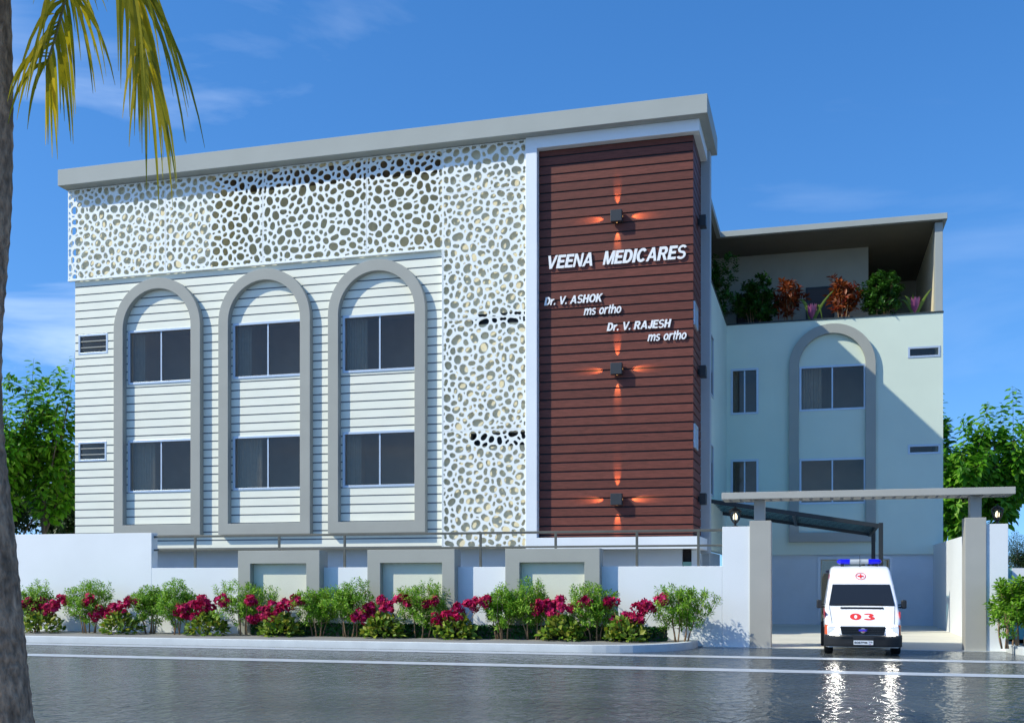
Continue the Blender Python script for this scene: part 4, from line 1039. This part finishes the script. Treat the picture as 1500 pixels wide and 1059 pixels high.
# flowering plants: broad leaves below, heads of crimson flowers on stalks
def flowering(px, heads, label, seed, wpx=66):
    r = random.Random(seed); y = YB-.42; x = X(px,y); sc = y/ray(px)[1]/F
    t = thing('flowering_plant', label, 'flowering plant', (x,y,ZBED), 'crimson flowering plants in the bed')
    lf = MB(); P=[]; D=[]; N=[]; LN=[]
    for k in range(400):
        a = r.uniform(0, 2*math.pi); el = r.uniform(.0, 1.35); rr = r.uniform(.55,1)
        d = Vector((math.cos(a)*math.cos(el), math.sin(a)*math.cos(el), math.sin(el)))
        p = Vector((x,y,ZBED))+Vector((d.x*wpx*.5*sc*rr, d.y*wpx*.34*sc*rr, .03+d.z*.62*rr))
        P.append(p); D.append(d*.7+Vector((0,0,.15))+rdir(r)*.5); N.append(d*.7+Vector((0,-.2,.7))+rdir(r)*.3); LN.append(r.uniform(.11,.2))
    leaves(lf, np.array(P), np.array(D), np.array(N), np.array(LN), np.array(LN)*.72, fold=.12, droop=.25); lf.build('foliage', 'hosta_leaf', t)
    st = MB()
    for hx, hy in heads:
        yh = y+r.uniform(-.12,.16); c = Vector((X(hx,yh), yh, Z(hx,hy,yh))); b = Vector((x+(c.x-x)*.35, y+r.uniform(-.1,.1), ZBED+.25))
        st.tube([b, b.lerp(c,.55)+Vector((0,0,.05)), c], [.012,.009,.007], 5)
        P=[]; D=[]; N=[]; fl = MB()
        subs = [c+Vector((r.uniform(-.17,.17), r.uniform(-.1,.1), r.uniform(-.10,.12))) for _ in range(6)]
        for k in range(54):
            d = rdir(r, .2); q_ = r.uniform(.55,1.15); f = subs[k % 6]+Vector((d.x*.10*q_, d.y*.09*q_, d.z*.085*q_))
            u = d.cross(Vector((.2,.3,.9))).normalized(); v = d.cross(u); a0 = r.random()*6
            for q in range(5):
                a = a0+q*1.2566; o = u*math.cos(a)+v*math.sin(a)
                P.append(f); D.append(o+d*.35); N.append(d)
        leaves(fl, np.array(P), np.array(D), np.array(N), np.array([r.uniform(.07,.105) for _ in P]), .055, fold=.05, droop=.1)
        fl.build('flower_head', 'flower_petal', t)
    st.build('stalks', 'twig', t, smooth=180)
FL = [(62,[(38,885),(50,893),(60,884),(72,894),(82,889)],'crimson flowering plant next to the palm trunk'),
 (177,[(93,880),(128,879),(138,903),(152,896),(164,900),(174,889),(190,882)],'crimson flowering plant under the tall wall between the lone shrub and the joined pair'),
 (303,[(266,893),(279,899),(282,885),(295,881),(305,892),(327,880)],'crimson flowering plant just left of the first grey niche'),
 (410,[(365,880),(374,905),(386,898),(398,903),(406,889),(422,886),(434,880)],'crimson flowering plant before the right half of the first grey niche'),
 (560,[(525,901),(538,894),(542,907),(552,882),(570,888),(590,880)],'crimson flowering plant before the left jamb of the second grey niche'),
 (668,[(630,880),(642,908),(656,901),(666,906),(674,892),(692,888),(707,880)],'crimson flowering plant at the right jamb of the second grey niche'),
 (823,[(786,894),(798,887),(808,897),(814,880),(831,892),(854,879)],'crimson flowering plant before the right half of the third grey niche'),
 (918,[(894,881),(905,911),(918,904),(930,909),(938,893),(953,889),(968,880)],'crimson flowering plant nearest the gate')]
for i, (px, hd, lb) in enumerate(FL): flowering(px, hd, lb, 300+i)
# clipped low hedge behind them
hd = thing('low_hedge', 'knee high clipped dark green hedge along the foot of the niches', 'hedge', (X(680,29.1), 29.15, ZBED))
x0h, x1h = X(372,29.15), X(978,29.15); r = random.Random(5); P=[]; D=[]; N=[]
for k in range(9000):
    f = r.random(); xx = r.uniform(x0h, x1h)
    if f < .55: p = Vector((xx, 28.98+r.uniform(0,.03), ZBED+r.uniform(0,.33))); nn = Vector((0,-1,.3))
    else: p = Vector((xx, 28.98+r.uniform(0,.26), ZBED+.33+r.uniform(-.02,.02))); nn = Vector((0,-.2,1))
    P.append(p); D.append(rdir(r)+nn*.4); N.append(nn+rdir(r)*.5)
lf = MB(); leaves(lf, np.array(P), np.array(D), np.array(N), .065, .045); lf.build('foliage', 'hedge_leaf', hd)
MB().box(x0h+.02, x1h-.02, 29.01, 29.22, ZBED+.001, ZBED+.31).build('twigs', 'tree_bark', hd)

# shrubs right of the gate
shrub(X(1492,29.2), 29.2, KH-.03, 1.15, Z(1490,858,29.2), 'tall green shrub in the right hand bed behind the curved kerb', 501, n=240, leaf='shrub_leaf', group=None, ln=.15, aspect=.45)
shrub(X(1472,28.7), 28.7, KH-.03, .55, Z(1470,893,28.7), 'small sprig of a shrub in front of the right white pier', 502, n=30, leaf='shrub_leaf', group=None, ln=.10)

# ------------------------------------------------------------------ terrace plants
TZ = Z_PAR-.12; YT = Y_WING+.5
def tz(px, py, y=YT): return Z(px, py, y)
tp = 'plants on the roof terrace'
ya1 = Yx(1045, X_RET-.5); ya2 = Yx(1056, X_RET-.5)
shrub(X_RET-.5, ya1, TZ, 1.5, Z(1047,366,ya1)-TZ, 'terrace shrub partly hidden behind the blue grey column', 601, leaf='terrace_leaf', group=tp, n=162, ln=.15, aspect=.6, bare=.1)
shrub(X_RET-.45, ya2, TZ, 1.3, Z(1060,408,ya2)-TZ, 'loose terrace shrub in the inner corner of the parapet', 602, leaf='terrace_leaf', group=tp, n=137, ln=.15, aspect=.6, bare=.1)
shrub(X(1107,YT), YT, TZ, 1.75, tz(1107,411)-TZ, 'broad dark terrace shrub in front of the left terrace door', 603, leaf='terrace_leaf', group=tp, n=262, ln=.15, aspect=.6, bare=.1)
shrub(X(1291,YT), YT, TZ, 1.75, tz(1291,399)-TZ, 'broad green terrace shrub before the dark right end of the terrace', 604, leaf='terrace_leaf', group=tp, n=287, ln=.15, aspect=.6, bare=.1)
shrub(X(1155,YT), YT, TZ, 1.25, tz(1155,407)-TZ, 'rust red croton left of the terrace door', 605, leaf='croton_leaf', group=tp, n=60, per=9, ln=.26, aspect=.42, name='croton', cat='plant', bare=.15)
shrub(X(1237,YT), YT, TZ, 1.3, tz(1237,405)-TZ, 'orange brown croton right of the terrace door', 606, leaf='croton_leaf', group=tp, n=62, per=9, ln=.26, aspect=.42, name='croton', cat='plant', bare=.15)
def bromeliad(px, arcs, label, seed):
    r = random.Random(seed); y = YT-.05; x = X(px,y); t = thing('bromeliad', label, 'plant', (x,y,TZ), tp)
    m = MB()
    for ex, ey, lift in arcs:
        b = Vector((x, y, TZ)); e = Vector((X(ex,y), y+r.uniform(-.1,.1), Z(ex,ey,y)))
        pts = [b.lerp(e,s)+Vector((0,0,lift*4*s*(1-s))) for s in np.linspace(0,1,8)]; o = len(m.v)
        for i, p in enumerate(pts):
            w = .075*(1-(i/7)**2.2)+.006; m.v += [tuple(p+Vector((-w,0,w*.5))), tuple(p+Vector((0,-.02,0))), tuple(p+Vector((w,0,w*.5)))]
        for i in range(7): m.f += [(o+3*i,o+3*i+1,o+3*i+4,o+3*i+3),(o+3*i+1,o+3*i+2,o+3*i+5,o+3*i+4)]
    m.build('leaf', 'strap_leaf', t, smooth=180)
    P=[];D=[];N=[]
    for k in range(16):
        a = k*2.4; o = Vector((math.cos(a), math.sin(a), 0)); P.append(Vector((x,y,TZ+.15))); D.append(o*(.25+.4*(k%4)/4)+Vector((0,0,1))); N.append(-o+Vector((0,0,.3)))
    f = MB(); leaves(f, np.array(P), np.array(D), np.array(N), .72, .17, droop=-.03); f.build('flower', 'pink_petal', t)
bromeliad(1189, [(1224,424,.15),(1165,445,.5),(1182,450,0),(1205,470,.7)], 'pink flowering bromeliad in front of the right terrace door', 1)
bromeliad(1340, [(1366,421,.1),(1337,430,0),(1322,436,.3),(1305,452,.5)], 'pink flowering bromeliad beside the right terrace pillar', 2)

# ------------------------------------------------------------------ trees behind
def tree(x, y, z, h, w, label, seed, leaf='tree_leaf', ln=.30, shoots=70, per=60, trunk=.5, group='trees behind the building', name='tree', aspect=.55, r0=.16, cap=True, bark='tree_bark'):
    r = random.Random(seed); t = thing(name, label, 'tree', (x,y,z), group); tr = MB(); lf = MB(); P=[];D=[];N=[];LN=[]
    top = Vector((x+r.uniform(-.2,.2)*w*.2, y, z+h*trunk)); b = Vector((x,y,z-.05))
    tr.tube([b, b.lerp(top,.35)+Vector((r.uniform(-.1,.1),0,0)), top], [r0, r0*.75, r0*.5], 9)
    limbs = []
    for i in range(9):
        a = i*2.4+r.random(); s = b.lerp(top, r.uniform(.5,1)); e = s+Vector((math.cos(a)*w*.32*r.uniform(.6,1.1), math.sin(a)*w*.32*r.uniform(.6,1.1), h*r.uniform(.12,.30)))
        md = s.lerp(e,.5)+Vector((0,0,-.06*h*r.random())); tr.tube([s, md, e], [r0*.4, r0*.28, r0*.14], 6); limbs.append((s,md,e))
    for k in range(shoots):
        s, md, e = limbs[k % 9]; q = r.random(); p = s.lerp(md, q*2) if q < .5 else md.lerp(e, q*2-1)
        d = (rdir(r)*Vector((1,1,.6))+Vector((0,0,.55))).normalized(); L_ = h*r.uniform(.16,.34)*(.75 if d.z < .3 else 1)
        tip = p+Vector((d.x*L_*w/h*1.3, d.y*L_*w/h*1.3, d.z*L_)); bend = p.lerp(tip,.5)+rdir(r)*.12
        tr.tube([p, bend, tip], [r0*.10, r0*.07, r0*.03], 4, cap=False)
        for q in range(per):
            s_ = .2+.8*(q+r.random())/per; c = p.lerp(bend,s_*2) if s_ < .5 else bend.lerp(tip,s_*2-1)
            a = q*2.4; ax = (tip-p).normalized(); u = ax.cross(Vector((.3,.8,.1))).normalized(); v = ax.cross(u); o = u*math.cos(a)+v*math.sin(a)
            P.append(c+o*r.uniform(.05,.32)*(1.15-s_*.8)); D.append(o+ax*.3+Vector((0,0,-.35))+rdir(r)*.3); N.append(Vector((0,-.25,1))+rdir(r)*.5); LN.append(ln*r.uniform(.6,1.2)*(1.1-.35*s_))
    leaves(lf, np.array(P), np.array(D), np.array(N), np.array(LN), np.array(LN)*aspect, fold=.15, droop=.2)
    tr.build('trunk', bark, t, smooth=180); lf.build('crown', leaf, t)
    return t
def tree_at(px, y, topy, wpx, label, seed, **k):
    sc = y/ray(px)[1]/F; return tree(X(px,y), y, 0, Z(px,topy,y)*1.13, wpx*sc, label, seed, **k)
tree_at(-10, 40.5, 545, 150, 'leafy green tree behind the palm trunk at the left edge', 701, ln=.44, per=42)
tree_at(62, 42, 520, 120, 'leafy green tree with tall upright shoots beside the building left corner', 702, ln=.44, shoots=80, per=40)
tree_at(96, 47, 640, 120, 'darker rounded tree showing low between the tall wall and the building left corner', 703, ln=.26, leaf='dark_tree_leaf', per=90, shoots=90)
tree_at(20, 50, 600, 190, 'dark tree far back on the left, behind the leafy green ones', 707, ln=.3, leaf='dark_tree_leaf', per=80, shoots=90)
tree_at(1398, 69, 552, 120, 'leafy bright green tree growing against the right end of the building', 704, ln=.62, shoots=75, per=46)
tree_at(1462, 71, 575, 165, 'large leafy bright green tree above the right lantern', 705, ln=.62, shoots=95, per=46)
tree_at(1503, 82, 725, 130, 'dark needle leaved tree low behind the right lantern', 706, ln=.3, aspect=.22, leaf='dark_tree_leaf', per=110, shoots=80, trunk=.3)
nw = thing('neighbour_wall', 'pale turquoise wall beyond the right hand bed', 'wall', (X(1500,36), 36, 0))
MB().box(X(1470,36), X(1470,36)+30, 36, 36.3, 0, Z(1490,832,36)).build('wall_panel', 'teal_wall', nw)
MB().box(X(1483,35.9), X(1470,36)+30, 35.9, 35.998, Z(1490,858,36), Z(1490,832,36)+.004).build('wall_band', 'fence_white', nw)

# ------------------------------------------------------------------ coconut palm beside the road, near the camera
DP = 9.6
pc = [(4,1150,.29),(5,1059,.245),(0,980,.225),(-6,900,.215),(-14,800,.205),(-24,690,.19),(-30,600,.185),(-30,500,.18),(-22,400,.175),(-14,300,.17),(-11,180,.165),(-11,80,.16),(-13,-60,.15),(-15,-190,.14)]
pb = PD(4,1180,DP)
palm = thing('palm_tree', 'coconut palm with a rough brown trunk and drooping yellow fronds at the left edge', 'palm', (pb.x, pb.y, .13))
def smooth_path(pts, n):
    out = []
    for i in range(len(pts)-1):
        p0, p1, p2, p3 = pts[max(i-1,0)], pts[i], pts[i+1], pts[min(i+2,len(pts)-1)]
        for k in range(n):
            t = k/n; out.append(tuple(.5*((2*b)+(c-a)*t+(2*a-5*b+4*c-d)*t*t+(-a+3*b-3*c+d)*t**3) for a,b,c,d in zip(p0,p1,p2,p3)))
    out.append(pts[-1]); return out
raw = [(*PD(a,b,DP), r_) for a,b,r_ in pc]; raw[0] = (raw[0][0], raw[0][1], .10, raw[0][3])
sp = smooth_path(raw, 12); r = random.Random(3)
tk = MB(); tk.tube([p[:3] for p in sp], [p[3]*(1+.035*((i % 3) == 0)+r.uniform(-.015,.015)) for i, p in enumerate(sp)], 26); tk.build('trunk', 'palm_bark', palm, smooth=180)
crown = Vector(sp[-1][:3])
def frond(ctrl, mat, seed, ll=.95, n=46, gap=.9, wd=.036, skip=.12, sides=(1,-1), spread=1.0):
    r = random.Random(seed); path = [Vector(p) for p in smooth_path([tuple(c) for c in ctrl], 14)]
    ra = MB(); k = len(path); ra.tube(path, [.028*(1-.85*i/k)+.003 for i in range(k)], 6); fr = ra.build('frond', 'palm_rib', palm, smooth=180)
    m = MB()
    for i in range(n):
        s = skip+(1-skip)*(i+.5)/n; j = min(int(s*(k-1)), k-2); p = path[j].lerp(path[j+1], s*(k-1)-j); t = (path[j+1]-path[j]).normalized()
        sd = t.cross(Vector((0,0,1)));  sd = sd.normalized() if sd.length > .05 else Vector((1,0,0))
        for side_ in sides:
            if r.random() > gap: continue
            L_ = ll*(.72+.28*math.sin(math.pi*min(1,.15+s*.8)))*r.uniform(.8,1.15); d = (sd*side_*r.uniform(.55,.95)*spread+t*r.uniform(.5,.9)+Vector((0,0,.1))+rdir(r)*.12).normalized()
            q = p.copy(); pts = [q.copy()]
            for z_ in range(6):
                q = q+d*L_/6; pts.append(q.copy()); d = (d+Vector((0,0,-.38*(.6+.6*r.random())))).normalized()
            o = len(m.v); wv = d.cross(Vector((ray(0)[0], ray(0)[1], .3))).normalized(); wv = (wv+rdir(r)*.5).normalized()
            for z_, c in enumerate(pts):
                w = wd*.5*(.55 if z_ == 0 else (1-(z_/6)**1.8))+.0015; m.v += [tuple(c+wv*w), tuple(c-wv*w)]
            for z_ in range(6): m.f.append((o+2*z_, o+2*z_+1, o+2*z_+3, o+2*z_+2))
    m.build('leaflets', mat, fr)
c0 = crown
# fronds that hang into the picture
frond([c0, PD(60,-190,DP-.1), PD(140,-120,DP-.2), PD(186,-45,DP-.25), PD(203,25,DP-.25), PD(214,95,DP-.25)], 'palm_leaf', 21, ll=1.42, n=52, sides=(1,-1), gap=.70, spread=.5)
frond([c0+Vector((0,0,.02)), PD(40,-205,DP+.3), PD(105,-165,DP+.35), PD(165,-95,DP+.35), PD(190,-30,DP+.35)], 'palm_leaf_green', 22, ll=.8, n=44, sides=(1,-1), gap=.85)
frond([c0, PD(35,-150,DP+.1), PD(80,-90,DP+.15), PD(96,-20,DP+.15), PD(82,50,DP+.15), PD(68,95,DP+.15)], 'palm_leaf', 23, ll=1.0, n=42, gap=.6, sides=(1,-1))
frond([c0, PD(10,-160,DP-.3), PD(20,-110,DP-.5), PD(14,-60,DP-.6)], 'palm_leaf', 24, ll=.6, n=24, gap=.7)
for i, (dx, dy, dz, dr) in enumerate(((-1.8,.4,.7,-1.1),(-1.2,-1.6,.8,-.9),(.3,-1.9,1.1,-.5),(1.0,-1.7,1.4,.2),(-.8,1.7,1.1,-.3),(.5,1.6,1.5,.2),(1.2,.7,1.8,.6),(-.3,.3,1.8,-.2))):
    e = c0+Vector((dx,dy,dz)); f = c0+Vector((dx*1.55,dy*1.55,dz+dr))
    frond([c0, c0.lerp(e,.5)+Vector((0,0,.25)), e, f], 'palm_leaf_green' if i % 2 else 'palm_leaf', 40+i, ll=.85, n=34, gap=.9)
ct = MB()
for i in range(7):
    a = i*2.4; p = c0+Vector((.2*math.cos(a), .2*math.sin(a), -.12)); q = Vector(p)
    ct.lathe(p.x, p.y, [(.01,p.z-.12),(.07,p.z-.09),(.095,p.z),(.07,p.z+.09),(.01,p.z+.11)], 10)
ct.build('coconuts', 'twig', palm, smooth=180)

# ------------------------------------------------------------------ light, sky, camera
sunv = Vector((.98,.66,-1.0)).normalized()
sl = bpy.data.lights.new('sun', 'SUN'); sl.energy = 3.5; sl.angle = math.radians(.5); sl.color = (1,.96,.79)
so = bpy.data.objects.new('sun', sl); COL.objects.link(so); so.rotation_euler = sunv.to_track_quat('-Z','Y').to_euler(); so.location = (-30,-20,40)
w = bpy.data.worlds.new('World'); SC.world = w; w.use_nodes = True; nt = w.node_tree; nt.nodes.clear(); N_ = nt.nodes.new; L_ = nt.links.new
sky = N_('ShaderNodeTexSky'); sky.sky_type = 'NISHITA'; sky.sun_disc = False
sky.sun_elevation = math.asin(-sunv.z); sky.sun_rotation = math.atan2(-sunv.x, -sunv.y)
sky.air_density = 1.0; sky.dust_density = .25; sky.ozone_density = 3.0; sky.altitude = 0
hs = N_('ShaderNodeHueSaturation'); hs.inputs['Saturation'].default_value = 1.30; hs.inputs['Value'].default_value = 1.08; hs.inputs['Hue'].default_value = .505; L_(sky.outputs[0], hs.inputs['Color'])
tc = N_('ShaderNodeTexCoord'); vz_ = N_('ShaderNodeVectorMath'); vz_.operation = 'MULTIPLY_ADD'; vz_.inputs[1].default_value = (1,1,.86); vz_.inputs[2].default_value = (0,0,.15); L_(tc.outputs['Generated'], vz_.inputs[0])
vn_ = N_('ShaderNodeVectorMath'); vn_.operation = 'NORMALIZE'; L_(vz_.outputs[0], vn_.inputs[0]); L_(vn_.outputs[0], sky.inputs[0])
sx = N_('ShaderNodeSeparateXYZ'); L_(tc.outputs['Generated'], sx.inputs[0])
mp = N_('ShaderNodeMapping'); mp.inputs['Scale'].default_value = (1.6,1.6,7.0); mp.inputs['Location'].default_value = (.35,.1,.22); L_(tc.outputs['Generated'], mp.inputs[0])
nz = N_('ShaderNodeTexNoise'); nz.inputs['Scale'].default_value = 1.5; nz.inputs['Detail'].default_value = 7; nz.inputs['Roughness'].default_value = .52; nz.inputs['Distortion'].default_value = .5; L_(mp.outputs[0], nz.inputs[0])
cr = N_('ShaderNodeMapRange'); cr.inputs[1].default_value = .52; cr.inputs[2].default_value = .85; cr.inputs[3].default_value = 0; cr.inputs[4].default_value = .55; L_(nz.outputs[0], cr.inputs[0])
hz = N_('ShaderNodeMapRange'); hz.inputs[1].default_value = .55; hz.inputs[2].default_value = .15; hz.inputs[3].default_value = .12; hz.inputs[4].default_value = 1; L_(sx.outputs['Z'], hz.inputs[0])
lf_ = N_('ShaderNodeMapRange'); lf_.inputs[1].default_value = .1; lf_.inputs[2].default_value = -.62; lf_.inputs[3].default_value = .3; lf_.inputs[4].default_value = 2.1; L_(sx.outputs['X'], lf_.inputs[0])
m0 = N_('ShaderNodeMath'); m0.operation = 'MULTIPLY'; L_(cr.outputs[0], m0.inputs[0]); L_(lf_.outputs[0], m0.inputs[1])
mm = N_('ShaderNodeMath'); mm.operation = 'MULTIPLY'; L_(m0.outputs[0], mm.inputs[0]); L_(hz.outputs[0], mm.inputs[1])
mx = N_('ShaderNodeMix'); mx.data_type = 'RGBA'; L_(mm.outputs[0], mx.inputs[0]); L_(hs.outputs[0], mx.inputs[6]); mx.inputs[7].default_value = (6.5,7.4,8.6,1)
bg = N_('ShaderNodeBackground'); bg.inputs[1].default_value = .15; L_(mx.outputs[2], bg.inputs[0])
wo = N_('ShaderNodeOutputWorld'); L_(bg.outputs[0], wo.inputs[0])
cam = bpy.data.cameras.new('camera'); co = bpy.data.objects.new('camera', cam); COL.objects.link(co)
co.location = (0,0,H); co.rotation_euler = (math.pi/2, 0, TH); cam.sensor_width = 36; cam.sensor_fit = 'HORIZONTAL'; cam.lens = F/1500*36
cam.shift_y = (HZ-529.5)/1500; cam.clip_end = 3000; SC.camera = co
SC.view_settings.view_transform = 'Standard'; SC.view_settings.look = 'None'; SC.view_settings.gamma = 1; SC.view_settings.exposure = .4
SC.render.engine = 'CYCLES'; SC.cycles.max_bounces = 8; SC.cycles.transparent_max_bounces = 12
